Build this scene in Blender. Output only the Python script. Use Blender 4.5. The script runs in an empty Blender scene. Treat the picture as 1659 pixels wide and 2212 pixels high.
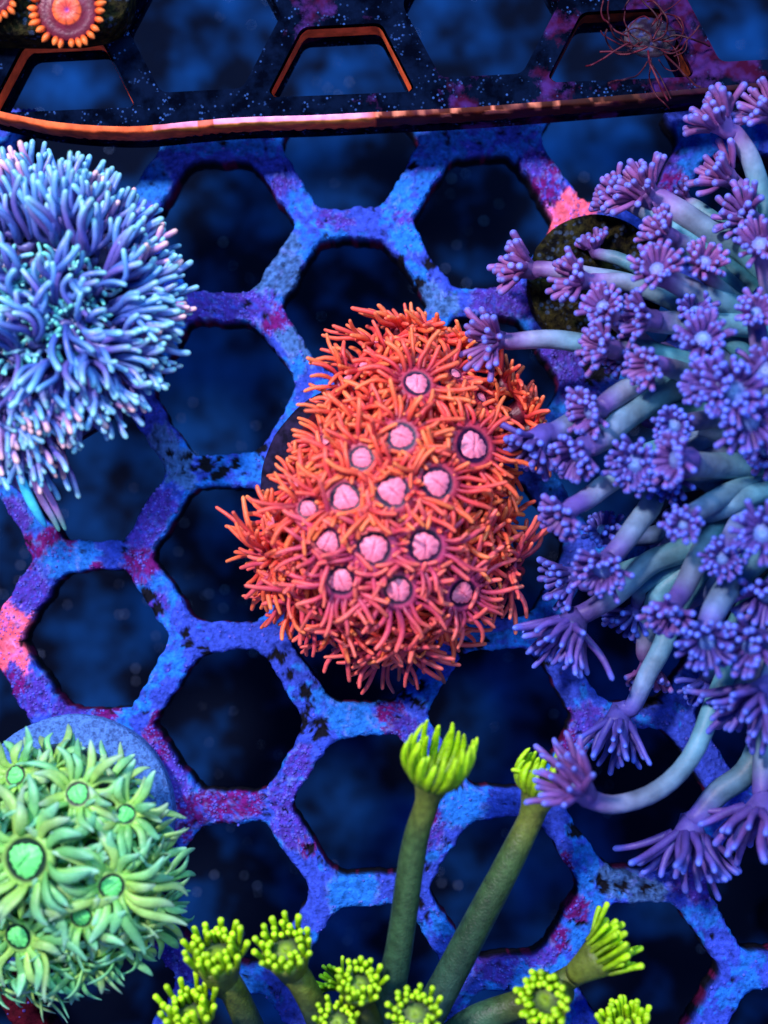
import bpy, math, random
import numpy as np

# ------------------------------------------------------------------ camera, world, lights
sc = bpy.context.scene
S = 7.5e-5                      # metres per picture unit (1659 x 2212 units) on the rack plane
TH, D = math.radians(4.0), 0.22
CAM = np.array([0.0, -math.sin(TH) * D, math.cos(TH) * D])

cam_data = bpy.data.cameras.new("camera")
cam = bpy.data.objects.new("camera", cam_data)
sc.collection.objects.link(cam)
cam.location = CAM
cam.rotation_euler = (TH, 0, 0)
cam_data.sensor_fit = 'VERTICAL'
cam_data.sensor_height = 24.0
cam_data.lens = 24.0 * D / (2212 * S)
cam_data.clip_start = 0.005
cam_data.clip_end = 20
cam_data.dof.use_dof = True
cam_data.dof.focus_distance = D - 0.008
cam_data.dof.aperture_fstop = cam_data.lens / 5.4
sc.camera = cam

world = bpy.data.worlds.new("World")
sc.world = world
world.use_nodes = True
world.node_tree.nodes["Background"].inputs[0].default_value = (0.02, 0.17, 1.0, 1)
world.node_tree.nodes["Background"].inputs[1].default_value = 0.42


def area(name, loc, target, size, power, col):
    l = bpy.data.lights.new(name, 'AREA')
    l.shape = 'DISK'
    l.size = size
    l.energy = power
    l.color = col
    o = bpy.data.objects.new(name, l)
    sc.collection.objects.link(o)
    o.location = loc
    d = np.array(target) - np.array(loc)
    from mathutils import Vector
    o.rotation_euler = Vector(d).to_track_quat('-Z', 'Y').to_euler()
    return o


area("reef_and_fill_lamp", (-0.19, 0.16, 0.38), (-0.01, 0, 0), 0.05, 2.8, (1.0, 0.80, 0.95))     # LED cluster
area("reef_and_fill_lamp", (0.05, 0.25, 0.45), (0, 0, 0), 0.18, 2.2, (0.36, 0.62, 1.0))           # unseen soft fill lamp, added to lighten dark gaps between tentacles
area("reef_and_fill_lamp", (0.08, -0.26, 0.50), (0, 0, 0), 0.10, 0.36, (0.95, 0.80, 1.0))         # unseen front fill lamp, added to bring out the orange rack edges

sc.view_settings.view_transform = 'Standard'
sc.view_settings.look = 'None'
sc.view_settings.exposure = 0.0
sc.view_settings.gamma = 1.0
sc.view_settings.use_curve_mapping = False
sc.cycles.use_denoising = True
sc.cycles.max_bounces = 6

random.seed(7)
R = np.random.RandomState(11)

# ------------------------------------------------------------------ helpers


def W(px, py, h=0.0):
    """picture position seen at height h (metres) above the rack's top"""
    u = np.array([0, math.cos(TH), math.sin(TH)])
    f = np.array([0, math.sin(TH), -math.cos(TH)])
    v = f * D + np.array([1.0, 0, 0]) * (px - 829.5) * S + u * (1106 - py) * S
    t = (h - CAM[2]) / v[2]
    return CAM + t * v


def mm(v):
    return v * 0.001


def nrm(v):
    v = np.asarray(v, float)
    return v / (np.linalg.norm(v) + 1e-12)


def _hash(ix, iy, seed):
    h = (ix.astype(np.int64) * 374761393 + iy.astype(np.int64) * 668265263 + seed * 974634541) & 0xffffffff
    h = ((h ^ (h >> 13)) * 1274126177) & 0xffffffff
    h = h ^ (h >> 16)
    return (h & 0xffff) / 65535.0


def vnoise(x, y, seed=0):
    x = np.asarray(x, float)
    y = np.asarray(y, float)
    ix, iy = np.floor(x), np.floor(y)
    fx, fy = x - ix, y - iy
    fx = fx * fx * (3 - 2 * fx)
    fy = fy * fy * (3 - 2 * fy)
    ix = ix.astype(np.int64)
    iy = iy.astype(np.int64)
    a = _hash(ix, iy, seed)
    b = _hash(ix + 1, iy, seed)
    c = _hash(ix, iy + 1, seed)
    d = _hash(ix + 1, iy + 1, seed)
    return (a * (1 - fx) + b * fx) * (1 - fy) + (c * (1 - fx) + d * fx) * fy


def fbm(x, y, seed=0, octv=4):
    s, a, t = 0, 0.5, 0
    for k in range(octv):
        s = s + a * vnoise(x * 2 ** k, y * 2 ** k, seed + k)
        t += a
        a *= 0.5
    return s / t


def link(name, mesh, parent=None):
    o = bpy.data.objects.new(name, mesh)
    sc.collection.objects.link(o)
    if parent is not None:
        o.parent = parent
    return o


def make_mesh(name, verts, faces, mat, cols=None, smooth=True):
    me = bpy.data.meshes.new(name)
    me.from_pydata([tuple(v) for v in verts], [], faces)
    if cols is not None:
        at = me.color_attributes.new("Col", 'FLOAT_COLOR', 'POINT')
        c = np.ones((len(verts), 4), np.float32)
        c[:, :3] = cols
        at.data.foreach_set("color", c.ravel())
    if smooth:
        me.polygons.foreach_set("use_smooth", [True] * len(me.polygons))
    if mat is not None:
        for m in (mat if isinstance(mat, (list, tuple)) else [mat]):
            me.materials.append(m)
    me.update()
    return me


def thing(name, loc, label, category, group=None):
    o = bpy.data.objects.new(name, None)
    o.empty_display_size = 0.005
    sc.collection.objects.link(o)
    o.location = loc
    o["label"] = label
    o["category"] = category
    if group:
        o["group"] = group
    return o


def catmull(pts, n):
    P = np.array(pts, float)
    P = np.vstack([2 * P[0] - P[1], P, 2 * P[-1] - P[-2]])
    m = len(P) - 3
    out = []
    for q in np.linspace(0, m - 1e-9, n):
        i = int(q)
        t = q - i
        p0, p1, p2, p3 = P[i], P[i + 1], P[i + 2], P[i + 3]
        out.append(0.5 * ((2 * p1) + (-p0 + p2) * t + (2 * p0 - 5 * p1 + 4 * p2 - p3) * t * t + (-p0 + 3 * p1 - 3 * p2 + p3) * t ** 3))
    return np.array(out)


def sweep(path, radii, sides=7, flat=1.0, side0=None, cap0=False):
    """tube along path; flat<1 squashes it across side0"""
    P = np.asarray(path, float)
    n = len(P)
    T = np.gradient(P, axis=0)
    T /= (np.linalg.norm(T, axis=1)[:, None] + 1e-12)
    a = side0 if side0 is not None else np.array([0.3, 0.5, 0.8])
    a = a - T[0] * np.dot(a, T[0])
    if np.linalg.norm(a) < 1e-6:
        a = np.cross(T[0], [1, 0, 0.1])
    a = nrm(a)
    ang = np.linspace(0, 2 * math.pi, sides, endpoint=False)
    ca, sa = np.cos(ang), np.sin(ang)
    V = []
    for i in range(n):
        a = nrm(a - T[i] * np.dot(a, T[i]))
        b = np.cross(T[i], a)
        V.append(P[i] + radii[i] * (ca[:, None] * a + flat * sa[:, None] * b))
    V = np.vstack(V + [P[-1:] + T[-1] * radii[-1] * 0.55])
    F = []
    for i in range(n - 1):
        for k in range(sides):
            k2 = (k + 1) % sides
            F.append((i * sides + k, i * sides + k2, (i + 1) * sides + k2, (i + 1) * sides + k))
    tip = n * sides
    for k in range(sides):
        F.append(((n - 1) * sides + k, (n - 1) * sides + (k + 1) % sides, tip))
    rowt = np.append(np.repeat(np.linspace(0, 1, n), sides), 1.0)
    if cap0:
        F.append(tuple(range(sides - 1, -1, -1)))
    return V, F, rowt


def ramp(t, stops):
    xs = [s[0] for s in stops]
    C = np.array([s[1] for s in stops], float)
    return np.stack([np.interp(t, xs, C[:, k]) for k in range(3)], axis=-1)


def lin(r, g, b):
    f = lambda c: (c / 255 / 12.92) if c <= 10 else ((c / 255 + 0.055) / 1.055) ** 2.4
    return np.array([f(r), f(g), f(b)])


# ------------------------------------------------------------------ materials


def node_mat(name):
    m = bpy.data.materials.new(name)
    m.use_nodes = True
    return m, m.node_tree, m.node_tree.nodes["Principled BSDF"]


def tissue(name, rough=0.42, sss=0.25, rad=(1.0, 0.5, 0.4), scale=900, bump=0.25, var=0.35, spec=0.35, spot=0.0):
    m, nt, b = node_mat(name)
    N, L = nt.nodes, nt.links
    at = N.new("ShaderNodeAttribute")
    at.attribute_name = "Col"
    geo = N.new("ShaderNodeNewGeometry")
    nz = N.new("ShaderNodeTexNoise")
    nz.inputs["Scale"].default_value = scale
    nz.inputs["Detail"].default_value = 3
    L.new(geo.outputs["Position"], nz.inputs["Vector"])
    mr = N.new("ShaderNodeMapRange")
    mr.inputs["From Min"].default_value = 0.3
    mr.inputs["From Max"].default_value = 0.7
    mr.inputs["To Min"].default_value = 1 - var
    mr.inputs["To Max"].default_value = 1 + var * 0.6
    L.new(nz.outputs["Fac"], mr.inputs["Value"])
    mul = N.new("ShaderNodeVectorMath")
    mul.operation = 'SCALE'
    L.new(at.outputs["Color"], mul.inputs[0])
    L.new(mr.outputs[0], mul.inputs["Scale"])
    L.new(mul.outputs[0], b.inputs["Base Color"])
    b.inputs["Roughness"].default_value = rough
    b.inputs["Specular IOR Level"].default_value = spec
    b.inputs["Subsurface Weight"].default_value = sss
    b.inputs["Subsurface Radius"].default_value = rad
    b.inputs["Subsurface Scale"].default_value = 0.001
    nz2 = N.new("ShaderNodeTexNoise")
    nz2.inputs["Scale"].default_value = scale * 3.2
    nz2.inputs["Detail"].default_value = 2
    L.new(geo.outputs["Position"], nz2.inputs["Vector"])
    bp = N.new("ShaderNodeBump")
    bp.inputs["Strength"].default_value = bump
    bp.inputs["Distance"].default_value = 0.0003
    L.new(nz2.outputs["Fac"], bp.inputs["Height"])
    L.new(bp.outputs[0], b.inputs["Normal"])
    return m


def crust_mat(name, rough=0.75, bump=0.9):
    """encrusting film: vertex pigment + fine grain and nodules"""
    m, nt, b = node_mat(name)
    N, L = nt.nodes, nt.links
    at = N.new("ShaderNodeAttribute")
    at.attribute_name = "Col"
    geo = N.new("ShaderNodeNewGeometry")
    nz = N.new("ShaderNodeTexNoise")
    nz.inputs["Scale"].default_value = 900
    nz.inputs["Detail"].default_value = 5
    nz.inputs["Roughness"].default_value = 0.65
    L.new(geo.outputs["Position"], nz.inputs["Vector"])
    vo = N.new("ShaderNodeTexVoronoi")
    vo.inputs["Scale"].default_value = 1150
    L.new(geo.outputs["Position"], vo.inputs["Vector"])
    vr = N.new("ShaderNodeMapRange")
    vr.inputs["From Min"].default_value = 0.0
    vr.inputs["From Max"].default_value = 0.45
    vr.inputs["To Min"].default_value = 1.0
    vr.inputs["To Max"].default_value = 0.0
    L.new(vo.outputs["Distance"], vr.inputs["Value"])
    mr = N.new("ShaderNodeMapRange")
    mr.inputs["From Min"].default_value = 0.3
    mr.inputs["From Max"].default_value = 0.7
    mr.inputs["To Min"].default_value = 0.42
    mr.inputs["To Max"].default_value = 1.45
    L.new(nz.outputs["Fac"], mr.inputs["Value"])
    mul = N.new("ShaderNodeVectorMath")
    mul.operation = 'SCALE'
    L.new(at.outputs["Color"], mul.inputs[0])
    L.new(mr.outputs[0], mul.inputs["Scale"])
    L.new(mul.outputs[0], b.inputs["Base Color"])
    add = N.new("ShaderNodeMath")
    add.operation = 'ADD'
    L.new(nz.outputs["Fac"], add.inputs[0])
    sc2 = N.new("ShaderNodeMath")
    sc2.operation = 'MULTIPLY'
    sc2.inputs[1].default_value = 0.45
    L.new(vr.outputs[0], sc2.inputs[0])
    L.new(sc2.outputs[0], add.inputs[1])
    bp = N.new("ShaderNodeBump")
    bp.inputs["Strength"].default_value = bump
    bp.inputs["Distance"].default_value = 0.0005
    L.new(add.outputs[0], bp.inputs["Height"])
    L.new(bp.outputs[0], b.inputs["Normal"])
    b.inputs["Roughness"].default_value = rough
    b.inputs["Specular IOR Level"].default_value = 0.12
    return m


def noise_mat(name, c1, c2, scale, rough=0.8, lo=0.4, hi=0.6, bump=0.6, dist=0.0004, detail=5, speck=None, spec=0.06):
    m, nt, b = node_mat(name)
    N, L = nt.nodes, nt.links
    geo = N.new("ShaderNodeNewGeometry")
    nz = N.new("ShaderNodeTexNoise")
    nz.inputs["Scale"].default_value = scale
    nz.inputs["Detail"].default_value = detail
    nz.inputs["Roughness"].default_value = 0.6
    L.new(geo.outputs["Position"], nz.inputs["Vector"])
    cr = N.new("ShaderNodeValToRGB")
    cr.color_ramp.elements[0].position = lo
    cr.color_ramp.elements[1].position = hi
    cr.color_ramp.elements[0].color = (*c1, 1)
    cr.color_ramp.elements[1].color = (*c2, 1)
    L.new(nz.outputs["Fac"], cr.inputs[0])
    out = cr.outputs[0]
    if speck:
        col, sscale, cut = speck
        vo = N.new("ShaderNodeTexVoronoi")
        vo.inputs["Scale"].default_value = sscale
        L.new(geo.outputs["Position"], vo.inputs["Vector"])
        mr = N.new("ShaderNodeMapRange")
        mr.inputs["From Min"].default_value = cut
        mr.inputs["From Max"].default_value = cut * 0.6
        L.new(vo.outputs["Distance"], mr.inputs["Value"])
        nz3 = N.new("ShaderNodeTexNoise")
        nz3.inputs["Scale"].default_value = sscale * 0.35
        L.new(geo.outputs["Position"], nz3.inputs["Vector"])
        mr3 = N.new("ShaderNodeMapRange")
        mr3.inputs["From Min"].default_value = 0.5
        mr3.inputs["From Max"].default_value = 0.68
        L.new(nz3.outputs["Fac"], mr3.inputs["Value"])
        mm_ = N.new("ShaderNodeMath")
        mm_.operation = 'MULTIPLY'
        L.new(mr.outputs[0], mm_.inputs[0])
        L.new(mr3.outputs[0], mm_.inputs[1])
        mx = N.new("ShaderNodeMix")
        mx.data_type = 'RGBA'
        L.new(mm_.outputs[0], mx.inputs[0])
        L.new(out, mx.inputs[6])
        mx.inputs[7].default_value = (*col, 1)
        out = mx.outputs[2]
    L.new(out, b.inputs["Base Color"])
    bp = N.new("ShaderNodeBump")
    bp.inputs["Strength"].default_value = bump
    bp.inputs["Distance"].default_value = dist
    L.new(nz.outputs["Fac"], bp.inputs["Height"])
    L.new(bp.outputs[0], b.inputs["Normal"])
    b.inputs["Roughness"].default_value = rough
    b.inputs["Specular IOR Level"].default_value = spec
    return m


M = {
    "crust": crust_mat("encrusted plastic"),
    "orange": tissue("orange tissue", scale=700, var=0.2, sss=0.25, rough=0.42),
    "lilac": tissue("lilac tissue", scale=600, var=0.18, sss=0.15, rough=0.36, spec=0.45),
    "purple": tissue("purple tissue", scale=420, var=0.3, sss=0.25, rough=0.5),
    "green": tissue("green tissue", scale=500, var=0.25, sss=0.15, rough=0.42, bump=0.35),
    "yellow": tissue("yellow green tissue", scale=900, var=0.35, sss=0.2, rough=0.45, bump=0.5),
    "zoa": tissue("button polyp tissue", scale=800, var=0.25, sss=0.0),
    "floor": noise_mat("tank floor", (0.0001, 0.003, 0.012), (0.003, 0.065, 0.24), 60, lo=0.44, hi=0.76, bump=0.3, dist=0.004, detail=3),
    "black_plastic": noise_mat("black plastic", (0.001, 0.002, 0.006), (0.004, 0.007, 0.022), 260, rough=0.6, speck=((0.06, 0.16, 0.42), 620, 0.32)),
    "blue_plug": noise_mat("blue ceramic plug", (0.045, 0.11, 0.30), (0.10, 0.27, 0.66), 1500, lo=0.36, hi=0.58, bump=1.0, dist=0.0006, detail=8),
    "dark_plug": noise_mat("dark plug", (0.005, 0.004, 0.012), (0.022, 0.016, 0.05), 400, lo=0.4, hi=0.65),
    "moss_plug": noise_mat("mossy plug", (0.003, 0.003, 0.003), (0.045, 0.042, 0.010), 700, lo=0.42, hi=0.72, bump=1.0, dist=0.0012, detail=8, speck=((0.05, 0.09, 0.16), 1100, 0.5)),
}

# ------------------------------------------------------------------ tank floor (structure)
FZ = -0.10


def build_floor():
    nx, ny = 90, 100
    xs = np.linspace(-0.35, 0.35, nx)
    ys = np.linspace(-0.40, 0.40, ny)
    X, Y = np.meshgrid(xs, ys)
    Z = FZ + 0.012 * fbm(X * 30, Y * 30, 5) + 0.02 * np.maximum(0, fbm(X * 14, Y * 14, 9) - 0.5)
    V = np.stack([X.ravel(), Y.ravel(), Z.ravel()], 1)
    F = [(j * nx + i, j * nx + i + 1, (j + 1) * nx + i + 1, (j + 1) * nx + i) for j in range(ny - 1) for i in range(nx - 1)]
    o = link("tank_floor", make_mesh("tank_floor", V, F, M["floor"]))
    o["kind"] = "structure"


build_floor()


def build_grains():
    """pale coarse sand lying about on the tank floor"""
    base = np.array([(1, 0, 0), (-1, 0, 0), (0, 1, 0), (0, -1, 0), (0, 0, 1), (0, 0, -1)], float)
    tri = [(0, 2, 4), (2, 1, 4), (1, 3, 4), (3, 0, 4), (2, 0, 5), (1, 2, 5), (3, 1, 5), (0, 3, 5)]
    V, F = [], []
    rg = np.random.RandomState(3)
    cl = rg.uniform((-0.10, -0.13), (0.11, 0.13), (16, 2))
    for k in range(420):
        c = cl[rg.randint(16)] + rg.normal(0, 0.012, 2) if rg.rand() < 0.75 else rg.uniform((-0.12, -0.14), (0.12, 0.14))
        z = FZ + 0.012 * fbm(c[0] * 30, c[1] * 30, 5) + 0.02 * max(0, fbm(c[0] * 14, c[1] * 14, 9) - 0.5)
        r = rg.uniform(0.00016, 0.0004)
        o = len(V)
        V += [tuple(np.array([c[0], c[1], z + r * 0.8]) + base[q] * r * rg.uniform(0.7, 1.2)) for q in range(6)]
        F += [tuple(o + i for i in t) for t in tri]
    o = link("sand_grains", make_mesh("sand_grains", V, F, noise_mat("pale sand", (0.30, 0.5, 0.8), (0.5, 0.7, 0.95), 300, spec=0.3)))
    o["kind"] = "stuff"
    o["label"] = "loose pale grains on the tank floor beneath the racks"


build_grains()

# ------------------------------------------------------------------ lower honeycomb rack
LO = np.array([-46.64, -20.63]) * 1e-3
LU = np.array([21.61, 0.38]) * 1e-3
LV = np.array([0.76, -27.07]) * 1e-3
RACK_T = 0.0065

C_BLUE = lin(34, 120, 216)
C_LILAC = lin(52, 80, 196)
C_PURPLE = lin(88, 24, 136)
C_MAGENTA = lin(104, 18, 106)
C_GREYBL = lin(66, 112, 172)
C_PINK = lin(255, 104, 124)
C_BLACK = np.array([0.003, 0.004, 0.009])
C_RED = lin(70, 6, 24)

BLOBS = [  # kind, x, y, radius  (where each kind of growth and each pink patch sits on the rack)
    ("pink", 15, 1345, 58), ("pink", 5, 1400, 66), ("pink", 25, 1435, 44),
    ("pink", 1180, 480, 44), ("pink", 1225, 450, 42), ("pink", 1262, 445, 32), ("pink", 1425, 385, 16),
    ("magenta", 590, 690, 36), ("purple", 480, 655, 60), ("purple", 550, 655, 40), ("purple", 420, 660, 40),
    ("purple", 330, 1090, 48), ("purple", 305, 1150, 40), ("magenta", 300, 1220, 42), ("purple", 345, 1300, 26),
    ("purple", 60, 1500, 50), ("magenta", 30, 1470, 36), ("purple", 150, 1540, 40), ("magenta", 230, 1548, 26),
    ("magenta", 350, 1580, 40), ("magenta", 330, 1640, 40), ("purple", 370, 1700, 40), ("magenta", 420, 1750, 42),
    ("magenta", 480, 1745, 40), ("magenta", 540, 1730, 36), ("purple", 620, 1720, 40), ("purple", 650, 1650, 36),
    ("purple", 630, 1790, 46), ("magenta", 660, 1830, 20), ("magenta", 400, 1800, 26), ("purple", 380, 1660, 26),
    ("magenta", 1170, 380, 42), ("purple", 1150, 350, 30), ("magenta", 1190, 410, 34), ("purple", 1060, 650, 46), ("purple", 1120, 650, 40),
    ("magenta", 845, 1545, 32), ("purple", 870, 1570, 30), ("magenta", 850, 1590, 16), ("magenta", 1235, 1570, 42), ("magenta", 1230, 1620, 30), ("purple", 1270, 1560, 40),
    ("magenta", 1215, 1870, 26), ("magenta", 1240, 1960, 30), ("magenta", 1200, 2030, 34), ("purple", 1160, 2060, 40), ("purple", 1070, 2080, 46),
    ("purple", 930, 1800, 34), ("magenta", 920, 1760, 22), ("purple", 60, 1270, 50), ("magenta", 120, 1170, 34), ("magenta", 210, 1240, 24), ("magenta", 50, 1190, 40), ("purple", 20, 1120, 46),
    ("purple", 370, 2060, 46), ("magenta", 340, 2010, 36), ("purple", 350, 2140, 40), ("purple", 430, 2070, 60), ("red", 40, 2170, 90),
    ("purple", 610, 405, 24), ("purple", 700, 470, 22), ("purple", 870, 480, 24), ("purple", 740, 480, 20),
    ("grey", 590, 540, 58), ("grey", 610, 590, 56), ("grey", 560, 590, 40), ("grey", 650, 760, 34), ("grey", 630, 730, 30),
    ("grey", 920, 640, 34), ("grey", 960, 660, 30), ("grey", 380, 1000, 36), ("grey", 350, 950, 36), ("grey", 400, 1030, 24),
    ("grey", 1330, 1900, 40), ("grey", 1400, 1930, 40), ("blue", 770, 1560, 36), ("blue", 730, 1545, 30), ("blue", 880, 520, 34), ("blue", 850, 400, 34),
    ("blue", 180, 1195, 34), ("blue", 130, 1210, 34), ("blue", 640, 790, 24), ("blue", 620, 840, 26), ("blue", 290, 1450, 40), ("blue", 1000, 1740, 50), ("blue", 760, 1930, 60),
    ("purple", 1500, 1900, 50), ("magenta", 1440, 400, 40), ("purple", 1430, 350, 30), ("blue", 320, 390, 50), ("purple", 1250, 800, 70), ("purple", 1200, 760, 40),
]
BARE = [(440, 1005, 20), (475, 1020, 16), (510, 1000, 14), (470, 988, 10), (400, 992, 8), (322, 1290, 17), (345, 1318, 10), (395, 1372, 14), (410, 1395, 14), (445, 1402, 12),
        (680, 1590, 14), (655, 1560, 18), (690, 1560, 14), (665, 1530, 12), (700, 1585, 10), (595, 1420, 16), (620, 1450, 12), (655, 1500, 16), (875, 1505, 16), (905, 1480, 12), (905, 1525, 14), (930, 1440, 12),
        (860, 560, 12), (925, 575, 14), (905, 610, 11), (660, 1830, 12), (690, 1850, 10), (905, 1700, 16), (925, 1720, 12), (985, 1690, 12), (1300, 1912, 16), (1345, 1918, 12), (1395, 1920, 12),
        (1150, 1490, 22), (1165, 1440, 20), (1000, 1400, 18), (1040, 1390, 14), (640, 700, 8), (875, 1850, 16), (905, 1870, 16), (900, 1950, 14), (1250, 1990, 12),
        (895, 360, 10), (720, 1300, 30), (560, 960, 14), (1010, 600, 9), (808, 452, 7), (595, 395, 5), (597, 402, 5), (885, 545, 5), (887, 535, 5), (530, 655, 5), (533, 648, 4), (622, 1747, 6), (616, 1747, 5), (65, 1175, 8), (372, 970, 7), (393, 1018, 8),
        (1330, 1730, 30), (1290, 800, 30), (1310, 1640, 30), (1390, 1500, 40), (1240, 1790, 14), (1255, 1800, 14)]


def build_lattice():
    nb = [LV * -1, LU - LV / 2, LU + LV / 2, LV, -LU + LV / 2, -LU - LV / 2]   # going round
    NS, K = 30, 10
    verts, faces, edge_t, lay = [], [], [], []
    cells = []
    for i in range(-1, 6):
        for j2 in range(-9, 8):
            if (j2 % 2) != (i % 2):
                continue
            c = LO + LU * i + LV * (j2 / 2)
            if -0.098 < c[1] < 0.088 and -0.085 < c[0] < 0.088:
                cells.append(c)
    for c in cells:
        corners = [(nb[k] + nb[(k + 1) % 6]) / 3 for k in range(6)]
        outer = []
        for k in range(6):
            a, b = corners[k], corners[(k + 1) % 6]
            for s in range(NS):
                outer.append(a + (b - a) * s / NS)
        outer = np.array(outer)
        m = len(outer)
        dirs = outer / np.linalg.norm(outer, axis=1)[:, None]
        acc = 0
        hw = 0.00245 * (1 + 0.62 * (fbm((c[0] + outer[:, 0] * 0.85) * 130, (c[1] + outer[:, 1] * 0.85) * 130, 3) - 0.5)
                        + 0.34 * (fbm((c[0] + outer[:, 0]) * 700, (c[1] + outer[:, 1]) * 700, 8) - 0.5))
        for k in range(6):
            dk = np.linalg.norm(nb[k]) / 2
            nk = nb[k] / np.linalg.norm(nb[k])
            acc = acc + np.maximum(0, dirs @ nk / (dk - hw)) ** 16
        rin = acc ** (-1 / 16)
        rout = np.linalg.norm(outer, axis=1)
        off = len(verts)
        for q in range(K + 1):
            t = q / K
            rr = rout * (1 - t) + rin * t
            for p in range(m):
                verts.append((c[0] + dirs[p, 0] * rr[p], c[1] + dirs[p, 1] * rr[p]))
                edge_t.append(t)
                lay.append(0)
        for w in range(1, 5):
            for p in range(m):
                verts.append((c[0] + dirs[p, 0] * rin[p], c[1] + dirs[p, 1] * rin[p]))
                edge_t.append(1.0)
                lay.append(w)
        for q in range(K + 4):
            for p in range(m):
                p2 = (p + 1) % m
                faces.append((off + q * m + p, off + q * m + p2, off + (q + 1) * m + p2, off + (q + 1) * m + p))
        # underside ring
        off2 = len(verts)
        for p in range(m):
            verts.append((c[0] + outer[p, 0], c[1] + outer[p, 1]))
            edge_t.append(0)
            lay.append(4)
        for p in range(m):
            p2 = (p + 1) % m
            faces.append((off + (K + 4) * m + p, off + (K + 4) * m + p2, off2 + p2, off2 + p))
    P = np.array(verts)
    edge_y = W(830, 236, 0.0)[1]          # the rack ends here, under the rail of the rack above
    faces = [fc for fc in faces if P[list(fc), 1].mean() < edge_y]
    et = np.array(edge_t)
    la = np.array(lay)
    x, y = P[:, 0], P[:, 1]
    # picture position of every point (patches are laid out on the rack by it)
    f = np.array([0, math.sin(TH), -math.cos(TH)])
    u = np.array([0, math.cos(TH), math.sin(TH)])
    Q = np.stack([x, y, np.zeros_like(x)], 1) - CAM
    dep = Q @ f
    px = 829.5 + Q[:, 0] / dep * D / S
    py = 1106 - (Q @ u) / dep * D / S
    wx = px + 34 * (fbm(px / 26, py / 26, 21) - 0.5) + 16 * (vnoise(px / 7, py / 7, 31) - 0.5)
    wy = py + 34 * (fbm(px / 26, py / 26, 41) - 0.5) + 16 * (vnoise(px / 7, py / 7, 51) - 0.5)
    nA = fbm(px / 60, py / 60, 61)
    nB = fbm(px / 14, py / 14, 71)
    col = np.where((nA > 0.52)[:, None], C_BLUE, C_LILAC)
    col = col * (1 - np.clip((nB - 0.5) * 4, 0, 1)[:, None]) + C_LILAC * np.clip((nB - 0.5) * 4, 0, 1)[:, None]
    table = {"pink": C_PINK, "magenta": C_MAGENTA, "purple": C_PURPLE * 0.6 + C_LILAC * 0.4, "grey": C_GREYBL, "blue": C_BLUE, "red": C_RED}
    thick = 0.00025 + 0.0003 * nB
    nodmask = np.zeros(len(px))
    for kind, bx, by, br in BLOBS:
        dd = np.hypot(wx - bx, wy - by) / br
        k = np.clip((1.05 - dd) * 7, 0, 1)[:, None]
        target = np.tile(table[kind], (len(px), 1))
        if kind in ("purple", "magenta"):
            nod = np.clip((vnoise(px / 5.5, py / 5.5, 91) - 0.62) * 6, 0, 1)[:, None]
            target = target * (1 - nod * 0.8) + C_LILAC * nod * 0.8
            thick = thick + 0.00012 * k[:, 0]
        if kind == "grey":
            hole = np.clip((0.36 - vnoise(px / 6, py / 6, 95)) * 8, 0, 1)[:, None]
            target = target * (1 - 0.55 * hole)
        if kind == "pink":
            sp = np.clip((vnoise(px / 12, py / 12, 97) - 0.6) * 4, 0, 1)[:, None]
            target = target * (1 - sp * 0.5) + lin(235, 120, 230) * sp * 0.5
        col = col * (1 - k) + target * k
        lip = np.exp(-((dd - 0.98) / 0.07) ** 2)[:, None] * np.clip(2.2 * vnoise(px / 15, py / 15, 99) - 0.5, 0, 1)[:, None]
        col = col * (1 - lip * 0.45) + lin(120, 150, 240) * lip * 0.45      # pale growing margin of each plate
        thick = thick + 0.00022 * lip[:, 0]
        if kind in ("purple", "magenta", "pink"):
            nodmask = np.maximum(nodmask, k[:, 0])
    bare = np.zeros(len(px))
    for bx, by, br in BARE:
        dd = np.hypot(wx - bx, wy - by) / br
        bare = np.maximum(bare, np.clip((1.1 - dd) * 6, 0, 1))
    bare = np.maximum(bare, np.clip((fbm(px / 22, py / 22, 121) - 0.74) * 14, 0, 1))
    col = col * (1 - bare[:, None]) + C_BLACK * bare[:, None]
    thick = thick * (1 - bare)
    val = 0.72 + 0.5 * fbm(px / 34, py / 34, 151)
    col = col * val[:, None]
    lift = thick + 0.00022 * (fbm(px / 9, py / 9, 131) - 0.5)
    rounding = -0.0005 * np.clip((et - 0.8) / 0.2, 0, 1) ** 2
    z = np.where(la == 0, lift + rounding - 0.0005, 0)
    z = np.where(la > 0, -0.0011 - (RACK_T - 0.0011) * la / 4, z)
    # the walls of the holes are bare plastic with thin traces of film
    wall = np.clip((la - 0.2), 0, 1)[:, None]
    film = np.where((fbm(px / 30, py / 30, 141) > 0.57)[:, None], lin(84, 12, 56), C_BLACK)
    col = col * (1 - wall) + film * wall
    V = np.stack([x, y, z], 1)
    root = thing("honeycomb_rack", (0, 0, -RACK_T), "black honeycomb frag rack crusted with blue and purple algae, lying below the others", "rack")
    V[:, 2] += RACK_T
    me = make_mesh("lattice", V, faces, M["crust"], col)
    import bmesh
    bm = bmesh.new()
    bm.from_mesh(me)
    bmesh.ops.remove_doubles(bm, verts=bm.verts, dist=1e-5)
    bm.to_mesh(me)
    bm.free()
    me.polygons.foreach_set("use_smooth", [True] * len(me.polygons))
    lat = link("lattice", me, root)
    # small raised nodules of the coralline crust
    rg = np.random.RandomState(5)
    ok = np.where((la == 0) & (et < 0.93) & (bare < 0.2) & (y < edge_y))[0]
    w8 = 0.10 + nodmask[ok]
    w8 = w8 * np.clip(3 * fbm(px[ok] / 24, py[ok] / 24, 161) - 0.9, 0.02, 1)
    pick = ok[rg.choice(len(ok), 3600, replace=False, p=w8 / w8.sum())]
    NV, NF, NC = [], [], []
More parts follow.
